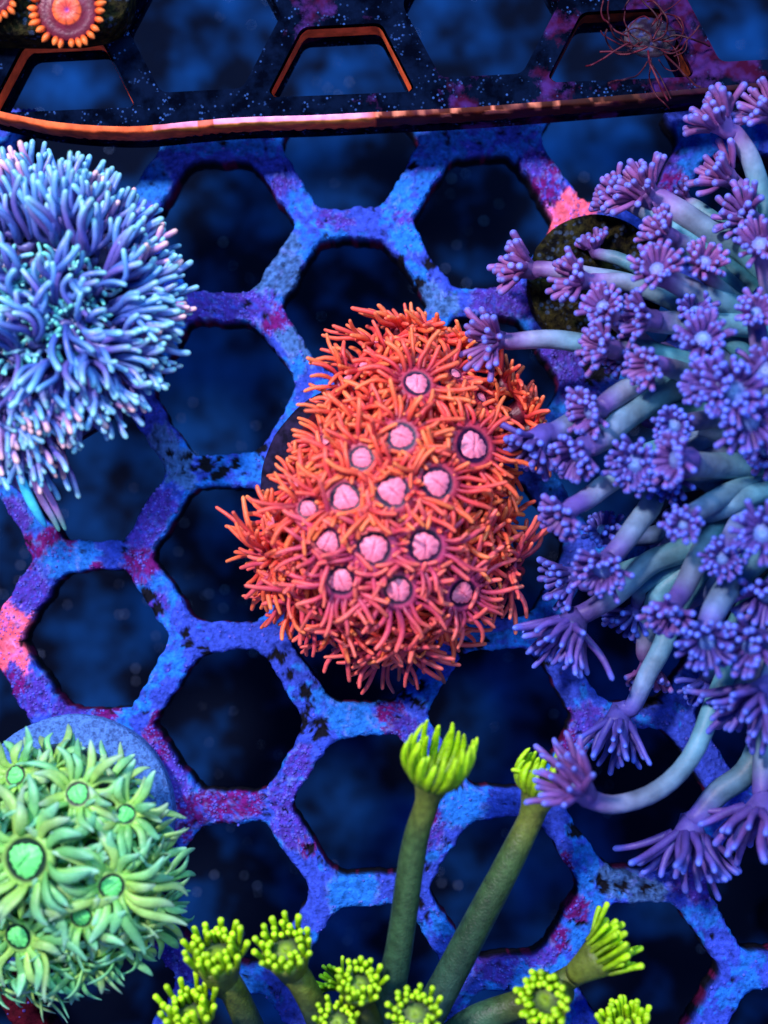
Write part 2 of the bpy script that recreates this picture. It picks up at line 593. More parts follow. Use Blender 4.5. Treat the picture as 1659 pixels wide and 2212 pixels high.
    for i in pick:
        r_ = 0.00012 + 0.00022 * rg.rand() ** 2
        c0 = V[i] + np.array([rg.normal(0, 0.0001), rg.normal(0, 0.0001), 0])
        o_ = len(NV)
        for (rr, hh) in ((1.0, -0.25), (0.8, 0.45)):
            for q in range(6):
                a_ = q * math.pi / 3 + 0.3
                NV.append(c0 + np.array([math.cos(a_) * rr * r_, math.sin(a_) * rr * r_, hh * r_]))
        NV.append(c0 + np.array([0, 0, 0.8 * r_]))
        for q in range(6):
            q2 = (q + 1) % 6
            NF.append((o_ + q, o_ + q2, o_ + 6 + q2, o_ + 6 + q))
            NF.append((o_ + 6 + q, o_ + 6 + q2, o_ + 12))
        cc = col[i] * 0.45 + lin(110, 112, 226) * 0.55 * rg.uniform(0.6, 1.15)
        NC += [cc] * 13
    nod = link("crust_nodules", make_mesh("crust_nodules", NV, NF, M["crust"], np.array(NC)), root)
    nod["kind"] = "stuff"
    for (lx, ly) in ((-0.082, -0.085), (0.088, -0.085), (-0.082, 0.086), (0.088, 0.086)):
        V2, F2, _ = sweep([(lx, ly, 0.0), (lx, ly, -0.03), (lx, ly, -0.06), (lx, ly, FZ + RACK_T)], [0.004, 0.0036, 0.0036, 0.005], 12, cap0=True)
        link("leg", make_mesh("leg", V2, F2, M["black_plastic"]), root)


build_lattice()

# ------------------------------------------------------------------ upper rack
UT, UB = 0.014, 0.006


def upper_mat():
    """edge film: orange brown growth on the sides of the plate"""
    m, nt, b = node_mat("orange film on rack edge")
    N, L = nt.nodes, nt.links
    at = N.new("ShaderNodeAttribute")
    at.attribute_name = "Col"
    geo = N.new("ShaderNodeNewGeometry")
    nz = N.new("ShaderNodeTexNoise")
    nz.inputs["Scale"].default_value = 500
    nz.inputs["Detail"].default_value = 4
    L.new(geo.outputs["Position"], nz.inputs["Vector"])
    mr = N.new("ShaderNodeMapRange")
    mr.inputs["From Min"].default_value = 0.3
    mr.inputs["From Max"].default_value = 0.7
    mr.inputs["To Min"].default_value = 0.55
    mr.inputs["To Max"].default_value = 1.25
    L.new(nz.outputs["Fac"], mr.inputs["Value"])
    mul = N.new("ShaderNodeVectorMath")
    mul.operation = 'SCALE'
    L.new(at.outputs["Color"], mul.inputs[0])
    L.new(mr.outputs[0], mul.inputs["Scale"])
    L.new(mul.outputs[0], b.inputs["Base Color"])
    b.inputs["Roughness"].default_value = 0.65
    b.inputs["Specular IOR Level"].default_value = 0.15
    return m


M["edge"] = upper_mat()
C_OR = lin(226, 92, 44)


def build_upper():
    root = thing("honeycomb_rack", W(830, 150, UB), "dark honeycomb rack with an orange-filmed front edge, resting above the other rack", "rack")
    r0 = np.array(root.location)
    front = [(-140, 190), (-60, 232), (0, 249), (100, 269), (200, 279), (300, 281), (420, 270), (520, 262), (680, 257), (800, 251), (1000, 241), (1200, 226), (1400, 209), (1660, 185), (1800, 172)]
    fr = catmull([(a, b, 0) for a, b in front], 120)[:, :2]
    holes = []

    def hexa(cx, cy, sx=1.0):
        # flat-topped hexagon opening, picture units on the upper plate
        return [(cx - 88, cy - 160 + 4), (cx + 88, cy - 160 - 5), (cx + 172, cy - 5), (cx + 88, cy + 160 - 5), (cx - 88, cy + 160 + 4), (cx - 172, cy + 5)]

    def half(cx, cy):
        return [(cx - 86, cy - 158 + 4), (cx + 86, cy - 158 - 5), (cx + 156, cy - 24), (cx + 150, cy - 14), (cx - 145, cy - 2), (cx - 158, cy - 14)]

    holes += [("orange", half(136, 246)), ("orange", half(738, 212)), ("dim", half(1342, 180)), ("dark", half(-466, 280)), ("dark", half(1946, 150))]
    for k, (cx, cy) in enumerate([(436, 36), (1040, 4), (1644, -30), (-166, 68)]):
        holes.append(("dark", hexa(cx, cy)))
    for cx, cy in [(136, -146), (738, -180), (1342, -212)]:
        holes.append(("dark", hexa(cx, cy)))
    # plate outline (closed at the far side, out of the picture)
    cu = bpy.data.curves.new("plate", 'CURVE')
    cu.dimensions = '2D'
    cu.fill_mode = 'BOTH'
    cu.extrude = (UT - UB) / 2 - 0.0004
    cu.bevel_depth = 0.0004
    cu.bevel_resolution = 2

    def spline(pts):
        sp = cu.splines.new('POLY')
        sp.points.add(len(pts) - 1)
        for q, (a, b) in enumerate(pts):
            sp.points[q].co = (a, b, 0, 1)
        sp.use_cyclic_u = True

    outl = [W(a, b, UT)[:2] - r0[:2] for a, b in fr] + [W(1800, -420, UT)[:2] - r0[:2], W(-140, -380, UT)[:2] - r0[:2]]
    spline(outl)

    def rounded(poly, r=0.0012, n=5):
        out = []
        m = len(poly)
        for k in range(m):
            p = poly[k]
            a = poly[k - 1] - p
            b = poly[(k + 1) % m] - p
            la, lb = np.linalg.norm(a), np.linalg.norm(b)
            rr = min(r, la * 0.4, lb * 0.4)
            pa, pb = p + a / la * rr, p + b / lb * rr
            for t in np.linspace(0, 1, n):
                out.append((1 - t) ** 2 * pa + 2 * t * (1 - t) * p + t * t * pb)
        return out

    hp = []
    for kind, h in holes:
        poly = rounded([W(a, b, UT)[:2] - r0[:2] for a, b in h])
        hp.append((kind, poly))
        spline(poly)
    tmp = bpy.data.objects.new("tmp_plate", cu)
    sc.collection.objects.link(tmp)
    dg = bpy.context.evaluated_depsgraph_get()
    me = bpy.data.meshes.new_from_object(tmp.evaluated_get(dg))
    bpy.data.objects.remove(tmp)
    me.name = "plate"
    me.materials.clear()
    me.materials.append(M["upper_top"])
    plate = link("plate", me, root)
    plate.location = (0, 0, (UT - UB) / 2)
    # orange film: thin curved skins on the hole walls and along the front edge
    for kind, poly in hp[:3]:
        n = len(poly)
        c = np.mean(poly, axis=0)
        zs = [0.0046, 0.0054, 0.0064, UT - UB - 0.0005]
        V, F, Cc = [], [], []
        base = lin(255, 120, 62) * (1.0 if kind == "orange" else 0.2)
        for z in zs:
            for k in range(n):
                p = np.array(poly[k])
                d = nrm(c - p)
                inset = 0.00025 + 0.0002 * vnoise(k * 0.7, z * 900, 5)
                V.append((p[0] + d[0] * inset, p[1] + d[1] * inset, z))
                fade = 0.75 + 0.25 * vnoise(p[0] * 500, z * 400, 17)
                Cc.append(base * fade)
        for a in range(len(zs) - 1):
            for k in range(n):
                k2 = (k + 1) % n
                F.append((a * n + k, a * n + k2, (a + 1) * n + k2, (a + 1) * n + k))
        link("wall_film", make_mesh("wall_film", V, F, M["edge"], np.array(Cc)), root)
    # front edge crust strip; its pink-yellow stretch also paints in a lit bevel
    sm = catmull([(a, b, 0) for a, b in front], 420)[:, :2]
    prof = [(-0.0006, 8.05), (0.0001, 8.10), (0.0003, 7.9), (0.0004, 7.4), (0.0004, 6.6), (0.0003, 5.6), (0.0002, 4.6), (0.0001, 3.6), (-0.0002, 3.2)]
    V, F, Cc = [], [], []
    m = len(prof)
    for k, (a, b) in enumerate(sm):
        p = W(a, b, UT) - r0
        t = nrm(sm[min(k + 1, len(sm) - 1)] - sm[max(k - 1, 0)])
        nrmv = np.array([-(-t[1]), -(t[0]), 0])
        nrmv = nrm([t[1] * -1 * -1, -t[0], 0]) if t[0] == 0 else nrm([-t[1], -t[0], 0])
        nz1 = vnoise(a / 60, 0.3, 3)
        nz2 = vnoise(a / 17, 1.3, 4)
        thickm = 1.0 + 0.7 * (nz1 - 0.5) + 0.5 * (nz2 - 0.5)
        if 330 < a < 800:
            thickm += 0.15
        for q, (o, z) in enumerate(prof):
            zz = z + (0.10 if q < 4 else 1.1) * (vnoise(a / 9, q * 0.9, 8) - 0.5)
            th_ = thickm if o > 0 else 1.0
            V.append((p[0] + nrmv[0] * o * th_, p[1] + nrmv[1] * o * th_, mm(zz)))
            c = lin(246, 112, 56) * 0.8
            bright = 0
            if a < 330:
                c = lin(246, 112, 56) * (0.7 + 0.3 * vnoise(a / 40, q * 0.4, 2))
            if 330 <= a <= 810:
                bright = np.interp(a, [330, 430, 780, 812], [0.35, 1, 1, 0])  # algae colour with the light caught by the edge painted in
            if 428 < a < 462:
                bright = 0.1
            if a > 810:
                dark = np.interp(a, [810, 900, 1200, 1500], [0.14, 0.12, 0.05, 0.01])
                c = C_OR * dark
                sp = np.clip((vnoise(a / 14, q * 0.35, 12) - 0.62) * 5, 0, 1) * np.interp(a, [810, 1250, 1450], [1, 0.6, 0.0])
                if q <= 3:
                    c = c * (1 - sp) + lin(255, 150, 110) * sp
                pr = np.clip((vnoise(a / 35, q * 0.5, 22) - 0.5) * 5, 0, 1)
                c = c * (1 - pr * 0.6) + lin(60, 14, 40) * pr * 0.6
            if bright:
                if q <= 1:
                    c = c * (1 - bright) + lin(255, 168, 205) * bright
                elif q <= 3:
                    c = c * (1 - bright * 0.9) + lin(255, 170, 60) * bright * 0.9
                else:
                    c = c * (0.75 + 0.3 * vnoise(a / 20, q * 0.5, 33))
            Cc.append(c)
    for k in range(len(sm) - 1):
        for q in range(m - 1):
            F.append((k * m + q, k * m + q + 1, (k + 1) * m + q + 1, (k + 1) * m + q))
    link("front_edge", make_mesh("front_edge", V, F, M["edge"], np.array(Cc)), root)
    for (a, b) in ((-110, -60), (1780, 20), (-110, -330), (1780, -360)):
        p = W(a, b, UB) - r0
        V2, F2, _ = sweep([(p[0], p[1], 0.001), (p[0], p[1], -0.004), (p[0], p[1], -UB)], [0.003, 0.003, 0.0035], 12, cap0=True)
        link("foot", make_mesh("foot", V2, F2, M["black_plastic"]), root)


def upper_top_mat():
    m = noise_mat("dark speckled plate", (0.0006, 0.0015, 0.005), (0.002, 0.006, 0.020), 300, rough=0.65, speck=((0.03, 0.09, 0.26), 1500, 0.34))
    nt = m.node_tree
    N, L = nt.nodes, nt.links
    b = N["Principled BSDF"]
    src = b.inputs["Base Color"].links[0].from_socket
    geo = N.new("ShaderNodeNewGeometry")
    nz = N.new("ShaderNodeTexNoise")
    nz.inputs["Scale"].default_value = 110
    nz.inputs["Detail"].default_value = 6
    nz.inputs["Roughness"].default_value = 0.62
    L.new(geo.outputs["Position"], nz.inputs["Vector"])
    sep = N.new("ShaderNodeSeparateXYZ")
    L.new(geo.outputs["Position"], sep.inputs[0])
    mx = N.new("ShaderNodeMapRange")      # more purple growth towards the rack's right end
    mx.inputs["From Min"].default_value = -0.045
    mx.inputs["From Max"].default_value = 0.03
    mx.inputs["To Min"].default_value = -0.16
    mx.inputs["To Max"].default_value = 0.03
    L.new(sep.outputs[0], mx.inputs["Value"])
    add = N.new("ShaderNodeMath")
    L.new(nz.outputs["Fac"], add.inputs[0])
    L.new(mx.outputs[0], add.inputs[1])
    cr = N.new("ShaderNodeValToRGB")
    cr.color_ramp.elements[0].position = 0.52
    cr.color_ramp.elements[1].position = 0.60
    cr.color_ramp.elements[0].color = (0, 0, 0, 1)
    L.new(add.outputs[0], cr.inputs[0])
    nz2 = N.new("ShaderNodeTexNoise")
    nz2.inputs["Scale"].default_value = 420
    L.new(geo.outputs["Position"], nz2.inputs["Vector"])
    cr2 = N.new("ShaderNodeValToRGB")
    cr2.color_ramp.elements[0].position = 0.4
    cr2.color_ramp.elements[1].position = 0.66
    cr2.color_ramp.elements[0].color = (0.035, 0.004, 0.02, 1)
    cr2.color_ramp.elements[1].color = (0.05, 0.018, 0.12, 1)
    L.new(nz2.outputs["Fac"], cr2.inputs[0])
    mix = N.new("ShaderNodeMix")
    mix.data_type = 'RGBA'
    L.new(cr.outputs[0], mix.inputs[0])
    L.new(src, mix.inputs[6])
    L.new(cr2.outputs[0], mix.inputs[7])
    L.new(mix.outputs[2], b.inputs["Base Color"])
    b.inputs["Specular IOR Level"].default_value = 0.0
    return m


M["upper_top"] = upper_top_mat()
build_upper()

# ------------------------------------------------------------------ polyps


class Colony:
    """a coral: an Empty at its base; polyps are parts, tentacles and oral discs sub-parts"""

    def __init__(self, name, loc, label, category, mat, budget=300):
        self.root = thing(name, loc, label, category)
        self.r0 = np.array(loc, float)
        self.mat = mat
        self.budget = budget
        self.rest = [[], [], []]
        self.nrest = 0

    def part(self, name, V, F, C, parent=None, mat=None):
        return link(name, make_mesh(name, V - self.r0, F, mat or self.mat, C), parent or self.root)

    def tentacle(self, V, F, C, polyp, single=True):
        mid = V.mean(axis=0)
        if single and self.budget > 0:
            self.budget -= 1
            self.part("tentacle", V, F, C, polyp)
        else:
            o = self.nrest
            self.rest[0].append(V)
            self.rest[1] += [tuple(i + o for i in f) for f in F]
            self.rest[2].append(C)
            self.nrest += len(V)

    def finish(self):
        if self.nrest:
            o = self.part("tentacle_mass", np.vstack(self.rest[0]), self.rest[1], np.vstack(self.rest[2]))
            o["kind"] = "stuff"


def frame(n):
    n = nrm(n)
    a = np.cross(n, [0, 0, 1.0])
    if np.linalg.norm(a) < 1e-3:
        a = np.array([1.0, 0, 0])
    a = nrm(a)
    b = np.cross(n, a)
    return n, a, b


def bend_path(p0, d0, d1, L, n=9, wig=0.0, curl=None):
    t = np.linspace(0, 1, n)
    d0, d1 = nrm(d0), nrm(d1)
    side = nrm(np.cross(d0, d1 + R.normal(0, 0.3, 3)))
    ph = R.uniform(0, 6.28)
    w = wig * np.sin(t * R.uniform(2.5, 5) + ph)
    d = (1 - t)[:, None] * d0 + t[:, None] * d1 + w[:, None] * side
    if curl is not None:
        d = d + (t ** 2)[:, None] * curl
    d /= np.linalg.norm(d, axis=1)[:, None]
    P = np.vstack([[p0], p0 + np.cumsum(d[:-1] * (L / (n - 1)), axis=0)])
    return P


def lathe(pos, n, prof, seg=24, scallop=None, squash=1.0):
    """prof: list of (radius, height along n); returns verts, faces, profile index"""
    n, a, b = frame(n)
    V, I = [], []
    for q, (r, h) in enumerate(prof):
        for k in range(seg):
            ph = 2 * math.pi * k / seg
            rr = r
            if scallop:
                rr = r * (1 + scallop[q] * (abs(math.sin(ph * scallop_n / 2)) - 0.5))
            V.append(pos + a * rr * math.cos(ph) + b * rr * math.sin(ph) * squash + n * h)
            I.append(q)
    F = []
    for q in range(len(prof) - 1):
        for k in range(seg):
            k2 = (k + 1) % seg
            F.append((q * seg + k, q * seg + k2, (q + 1) * seg + k2, (q + 1) * seg + k))
    if prof[0][0] > 0:
        F.append(tuple(range(seg - 1, -1, -1)))
    return np.array(V), F, np.array(I)


scallop_n = 12


def oral_disc(col, polyp, pos, n, r, colour, groove):
    """lobed mouth disc with a slit across it"""
    n, a, b = frame(n)
    tw = R.uniform(0, 3.14)
    a, b = a * math.cos(tw) + b * math.sin(tw), -a * math.sin(tw) + b * math.cos(tw)
    seg = 40
    nl = R.randint(9, 14)
    ir = R.uniform(0.04, 0.10)
    rings = [0.0, 0.18, 0.4, 0.65, 0.86, 0.98, 1.0]
    V, C = [], []
    for q, rr in enumerate(rings):
        for k in range(seg):
            ph = 2 * math.pi * k / seg
            lobe = abs(math.sin(ph * nl / 2 + 0.35 * math.sin(ph * 2 + tw)))
            rad = r * rr * (1 + (0.09 * (lobe - 0.6) * rr) + ir * math.sin(ph * 3 + tw * 5) * rr)
            h = r * (0.34 * (1 - rr ** 2.2) + 0.05 * (lobe - 0.5) * rr)
            x, y = rad * math.cos(ph), rad * math.sin(ph)
            slit = math.exp(-(y / (0.05 * r)) ** 2) * (1 if abs(x) < 0.62 * r else 0)
            seam = (1 - lobe) ** 4 * min(1, rr * 1.6)
            h -= r * (0.16 * slit + 0.045 * seam)
            V.append(pos + a * x + b * y + n * (h + r * 0.06))
            k_ = min(1, 0.7 * slit + 0.18 * seam)
            C.append(colour * (1 - k_) + groove * k_)
    F = []
    for q in range(len(rings) - 1):
        for k in range(seg):
            k2 = (k + 1) % seg
            F.append((q * seg + k, q * seg + k2, (q + 1) * seg + k2, (q + 1) * seg + k))
    col.part("oral_disc", np.array(V), F, np.array(C), polyp)


def tip_t(n, c):
    """ring positions: even along the tube, close together round its end"""
    return np.concatenate([np.linspace(0, 1 - c, n - 4), 1 - c * (1 - np.array([0.42, 0.72, 0.92, 1.0]))])


def tube(P, kind, r, sides, flat, side0):
    """tentacle of radius r along P with a properly rounded tip"""
    n = len(P)
    seg = np.linalg.norm(np.diff(P, axis=0), axis=1)
    L = seg.sum()
    cum = np.append(0, np.cumsum(seg)) / L
    c = 0.3 if kind == "leaf" else min(0.3, 1.05 * r / L * (1.2 if kind == "petal" else 1.0))
    t = tip_t(n + 2, c)
    Q = np.stack([np.interp(t, cum, P[:, k]) for k in range(3)], 1)
    s_ = np.clip((t - (1 - c)) / c, 0, 0.985)
    if kind == "club":
        p = (0.80 + 0.34 * t ** 2) * np.sqrt(1 - s_ ** 2)
    elif kind == "taper":
        p = (1.05 - 0.42 * t + 0.10 * np.exp(-((t - 0.95) / 0.06) ** 2)) * np.sqrt(1 - s_ ** 2)
    elif kind == "finger":
        p = (1.0 - 0.18 * t) * np.sqrt(1 - s_ ** 2)
    elif kind == "worm":
        p = (0.82 + 0.24 * np.sin(t * 3.0) - 0.10 * t) * np.sqrt(1 - s_ ** 2)
    elif kind == "leaf":
        p = (0.46 + 0.58 * np.sin(np.clip(t * 1.15, 0, 1) * math.pi * 0.86) ** 0.9) * np.sqrt(1 - s_ ** 1.7)
    else:
        p = (0.75 + 0.35 * np.sin(t * math.pi)) * np.sqrt(1 - s_ ** 2) * (1 - 0.35 * t ** 3)
    V, F, _ = sweep(Q, r * p, sides, flat, side0)
    rowt = np.append(np.repeat(t, sides), 1.0)
    V[-1] = Q[-1]
    return V, F, rowt


# ---------------------------------------------------------------- orange coral in the middle
def dome(cx, cy, rx, ry, H, base):
    """height and normal of a coral's mound under a picture position"""
    def f(px, py):
        dx, dy = (px - cx) / rx, (py - cy) / ry
        q = dx * dx + dy * dy
        h = base + H * math.sqrt(max(0.0, 1 - min(q, 0.97)))
        nv = nrm([dx / (rx * S), -dy / (ry * S), math.sqrt(max(0.03, 1 - q)) / H])
        return h, nv
    return f


def mound_mesh(f, cx, cy, rx, ry, base, colr, seed, n=16, seg=48):
    V, C, F = [], [], []
    for i in range(n + 1):
        q = i / n
        for k in range(seg):
            ph = 2 * math.pi * k / seg
            wob = 1 + 0.12 * (vnoise(math.cos(ph) * 2 + 5, math.sin(ph) * 2 + 5, seed) - 0.5)
            px, py = cx + rx * q * wob * math.cos(ph), cy + ry * q * wob * math.sin(ph)
            h, _ = f(px, py)
            if i == n:
                h = base
            h -= 0.002
            p = W(px, py, max(h, base - 0.001))
            V.append(p)
            C.append(colr * (0.6 + 0.8 * vnoise(px / 20, py / 20, seed)))
    for i in range(n):
        for k in range(seg):
            k2 = (k + 1) % seg
            F.append((i * seg + k, (i + 1) * seg + k, (i + 1) * seg + k2, i * seg + k2))
    return np.array(V), F, np.array(C)


def inside(poly, x, y):
    c = False
    j = len(poly) - 1
    for i in range(len(poly)):
        if (poly[i][1] > y) != (poly[j][1] > y) and x < (poly[j][0] - poly[i][0]) * (y - poly[i][1]) / (poly[j][1] - poly[i][1]) + poly[i][0]:
            c = not c
        j = i
    return c


def fillers(poly, taken, gap, tries, seed):
    rr = random.Random(seed)
    xs = [p[0] for p in poly]
    ys = [p[1] for p in poly]
    out = []
    for _ in range(tries):
        x, y = rr.uniform(min(xs), max(xs)), rr.uniform(min(ys), max(ys))
        if inside(poly, x, y) and all((x - a) ** 2 + (y - b) ** 2 > gap * gap for a, b in taken + out):
            out.append((x, y))
    return out


def disc_plug(name, cx, cy, rpx, z0, z1, mat, parent=None, r0=None, sx=1.0, power=2.0, flute=0.0):
    c0, rad = W(cx, cy, z1), rpx * S * (D - z1) / D
    V, F = [], []
    seg = 72
    prof = [(0.0, z1), (0.4, z1), (0.75, z1), (0.93, z1), (0.985, z1 - 0.0002), (1.0, z1 - 0.0007), (1.0, (z0 + z1) / 2), (0.985, z0)]
    for q, (r, z) in enumerate(prof):
        for k in range(seg):
            ph = 2 * math.pi * k / seg
            c, s = math.cos(ph), math.sin(ph)
            k_ = (abs(c) ** power + abs(s) ** power) ** (-1 / power)
            wob = 1 + 0.012 * (vnoise(k * 0.6, q * 0.4, 77) - 0.5)
            dz = 0.0003 * (vnoise(k * 0.4, q * 1.3, 78) - 0.5) if 0 < q < 4 else 0
            V.append((c0[0] + rad * r * k_ * c * sx * wob, c0[1] + rad * r * k_ * s * wob, z + dz))
    for q in range(len(prof) - 1):
        for k in range(seg):
            k2 = (k + 1) % seg
            F.append((q * seg + k, (q + 1) * seg + k, (q + 1) * seg + k2, q * seg + k2))
    V = np.array(V)
    if r0 is not None:
        V = V - r0
    return link(name, make_mesh(name, V, F, mat), parent)


def flower(col, px, py, h, n, Rpx, Lpx, N, style, disc=True, elev=(10, 60), single=True, bias=None, closed=0.0, skirt=1.7, rt=5.6, jit=0.28, up=0.25, avoid=None):
    """one short polyp sitting on a mound: skirt, mouth disc, ring of tentacles"""
    pos = W(px, py, h)
    n, a, b = frame(n)
    r = Rpx * S
    st = style
    prof = [(0.001 * r, 0.02 * r), (r * 0.9, 0.0), (r * 1.08, -0.02 * r), (r * 1.28, 0.06 * r), (r * skirt, -0.05 * r), (r * skirt * 1.02, -0.5 * r), (r * skirt * 0.85, -1.6 * r), (r * skirt * 0.8, -2.8 * r)]
    V, F, I = lathe(pos, n, prof, 28)
    cols = np.array([st["ring"], st["ring"], st["ring"], st["skirt"], st["skirt2"], st["body"], st["body"], st["body"]])
    C = cols[I] * (0.85 + 0.3 * R.rand(len(V)))[:, None]
    pol = col.part("polyp", V, F, C)
    if disc:
        oral_disc(col, pol, pos, n, r * 0.88, st["disc"] * R.uniform(0.9, 1.05), st["groove"])
    ph0 = R.uniform(0, 6.28)
    for k in range(N):
        ph = ph0 + 2 * math.pi * (k + R.uniform(-0.3, 0.3)) / N
        out = a * math.cos(ph) + b * math.sin(ph)
        rank = k % 2
        e0 = math.radians(R.uniform(*elev) + (12 if rank else -6))
        e1 = math.radians(R.uniform(elev[0] - st.get("droop", 38), elev[0] + 18) if R.rand() > up else R.uniform(30, 85))
        d0 = out * math.cos(e0) + n * math.sin(e0)
        d1 = out * math.cos(e1) + n * math.sin(e1) + R.normal(0, jit, 3)
        if closed:
            d1 = d1 * (1 - closed) + (n * 0.9 - out * 0.3) * closed
        if bias is not None:
            d1 = d1 + bias
        L = Lpx * S * R.uniform(0.72, 1.18) * (0.85 if rank else 1.05)
        p0 = pos + out * r * skirt * (0.80 if rank else 0.97) - n * 0.08 * r
        nn = st.get("rings", 9)
        P = bend_path(p0, d0, d1, L, nn, st.get("wig", 0.25))
        if avoid:                       # tentacles fold away from the neighbouring mouths
            for _ in range(5):
                vp = P - CAM
                vp = vp[:, :2] / -vp[:, 2:3]
                hit = any(((vp - c) ** 2).sum(1).min() < rr * rr for c, rr, own in avoid if abs(own[0] - px) + abs(own[1] - py) > 1)
                own_hit = any(((vp[4:] - c) ** 2).sum(1).min() < rr * rr for c, rr, own in avoid if abs(own[0] - px) + abs(own[1] - py) <= 1)
                if not hit and not own_hit:
                    break
                L *= 0.74
                d1 = nrm(d1) + n * 0.35 + (out * 0.6 if own_hit else 0)
                P = bend_path(p0, d0, d1, L, nn, st.get("wig", 0.25))
        V, F, t = tube(P, st["prof"], rt * S * R.uniform(0.85, 1.15), st.get("sides", 7), st.get("flat", 1.0), np.cross(out, n))
        stops = st["tent"][R.randint(len(st["tent"]))]
        C = ramp(t, stops) * R.uniform(0.85, 1.12)
        col.tentacle(V, F, C, pol, single)
    return pol


ORANGE = dict(
    ring=lin(40, 6, 44), skirt=lin(186, 60, 80), skirt2=lin(166, 48, 66), body=lin(84, 16, 34),
    disc=lin(255, 140, 160), groove=lin(170, 50, 96), prof="worm", wig=0.38,
    tent=[[(0, lin(150, 32, 58)), (0.4, lin(236, 80, 62)), (1, lin(255, 124, 76))],
          [(0, lin(144, 28, 58)), (0.45, lin(226, 70, 68)), (1, lin(252, 106, 78))],
          [(0, lin(156, 36, 54)), (0.4, lin(242, 92, 60)), (1, lin(255, 140, 78))]])


ORANGE_LOW = dict(ORANGE, skirt=lin(190, 66, 104), skirt2=lin(170, 54, 88),
                  tent=[[(0, lin(150, 44, 84)), (0.5, lin(226, 84, 92)), (1, lin(252, 122, 92))],
                        [(0, lin(140, 40, 84)), (0.5, lin(212, 76, 96)), (1, lin(244, 108, 90))]])


def build_orange():
    cx, cy = 812, 1075
    base = 0.005
    col = Colony("orange_flowerpot_coral", W(800, 1060, 0.0), "bright orange flowerpot coral dome with pink mouths on a dark plug", "coral", M["orange"])
    disc_plug("plug", 806, 1062, 246, 0.0, base, M["dark_plug"], col.root, col.r0)
    f = dome(cx, cy, 300, 360, 0.016, base)
    V, F, C = mound_mesh(f, cx + 14, cy + 6, 205, 270, base, lin(80, 14, 24), 3)
    col.part("coral_base", V, F, C)
    q = lambda zx, zy: (466.3 + zx * 0.46296, 630.9 + zy * 0.46296)
    main = [(825, 928, 58, 0), (1198, 718, 62, 0), (737, 1195, 58, 0), (975, 1185, 58, 0), (605, 960, 52, 0), (523, 1165, 46, 0), (1030, 890, 56, 0), (865, 675, 50, 0), (938, 427, 48, 0),
            (680, 775, 42, 0), (1150, 1405, 50, 0), (585, 1345, 50, 0), (852, 1390, 50, 0), (430, 1010, 36, 0), (1240, 490, 26, 0), (1118, 380, 24, 0)]
    side = [(430, 1470, 46), (330, 1290, 44), (1385, 1290, 40), (650, 1590, 40), (820, 1670, 42), (980, 1600, 40), (230, 1250, 36), (260, 1080, 36), (370, 900, 34), (510, 690, 34), (640, 540, 34), (700, 340, 36),
            (760, 230, 36), (880, 170, 36), (1020, 210, 36), (1180, 300, 34), (1360, 430, 38), (1440, 560, 38), (1290, 1000, 36), (1330, 1130, 36), (1480, 640, 30), (1200, 1230, 34)]
    taken = []
    avoid = []
    for zx, zy, r, _ in main:
        px, py = q(zx, zy)
        h, n = f(px, py)
        v = W(px, py, h + 0.0042) - CAM
        avoid.append((v[:2] / -v[2], r * 0.52 * S * 1.12 / D, (px, py)))
    for zx, zy, r, _ in main:
        px, py = q(zx, zy)
        taken.append((px, py))
        h, n = f(px, py)
        n = nrm(n + np.array([0, 0, 0.5]))
        flower(col, px, py, h + 0.0042, n, r * 0.50, 80, 30, ORANGE_LOW if zy > 1100 else ORANGE, True, (-4, 34), True, rt=4.9, skirt=1.75, up=0.05, jit=0.11, avoid=avoid)
    for zx, zy, r in side:
        px, py = q(zx, zy)
        taken.append((px, py))
        h, n = f(px, py)
        out = nrm([px - cx, cy - py, 0])
        n = nrm(n + out * 0.5)
        flower(col, px, py, h, n, r * 0.46, 104 if zy > 1200 else (62 if zx < 600 else 82), 28, ORANGE_LOW if zy > 1200 and zx > 300 else ORANGE, True, (0, 40), col.budget > 0, bias=np.array([0, 0, 0.12]) + out * 0.3, rt=5.1, skirt=1.8, up=0.03, jit=0.10, avoid=avoid)
    poly = [q(*p) for p in [(660, 260), (880, 170), (1100, 220), (1310, 400), (1430, 560), (1330, 760), (1300, 1000), (1360, 1250), (1150, 1460), (950, 1620), (740, 1620), (520, 1520), (340, 1460), (220, 1260), (350, 980), (540, 690)]]
    for px, py in fillers(poly, taken, 50, 5000, 5):
        h, n = f(px, py)
        flower(col, px, py, h - 0.0003, nrm(n + R.normal(0, 0.18, 3)), 17, 74, 19, ORANGE, True, (8, 50), False, rt=5.0, jit=0.10, up=0.06, avoid=avoid)
    col.finish()


build_orange()

# ---------------------------------------------------------------- lilac coral at the left
LILAC = dict(
    ring=lin(40, 60, 90), skirt=lin(84, 100, 160), skirt2=lin(90, 90, 150), body=lin(44, 38, 88),
    disc=lin(70, 150, 160), groove=lin(30, 60, 90), prof="finger", wig=0.62, rings=11,
    tent=[[(0, lin(44, 54, 124)), (0.5, lin(90, 108, 190)), (0.85, lin(110, 160, 218)), (1, lin(150, 236, 226))],
          [(0, lin(50, 52, 124)), (0.6, lin(108, 104, 186)), (0.9, lin(124, 164, 214)), (1, lin(150, 240, 214))],
          [(0, lin(60, 54, 124)), (0.5, lin(128, 108, 180)), (0.85, lin(196, 156, 200)), (1, lin(255, 212, 190))],
          [(0, lin(40, 58, 132)), (0.5, lin(78, 116, 196)), (0.9, lin(104, 176, 226)), (1, lin(150, 236, 236))]])
LILAC_IN = dict(LILAC, tent=[LILAC["tent"][0], LILAC["tent"][1], LILAC["tent"][3]])
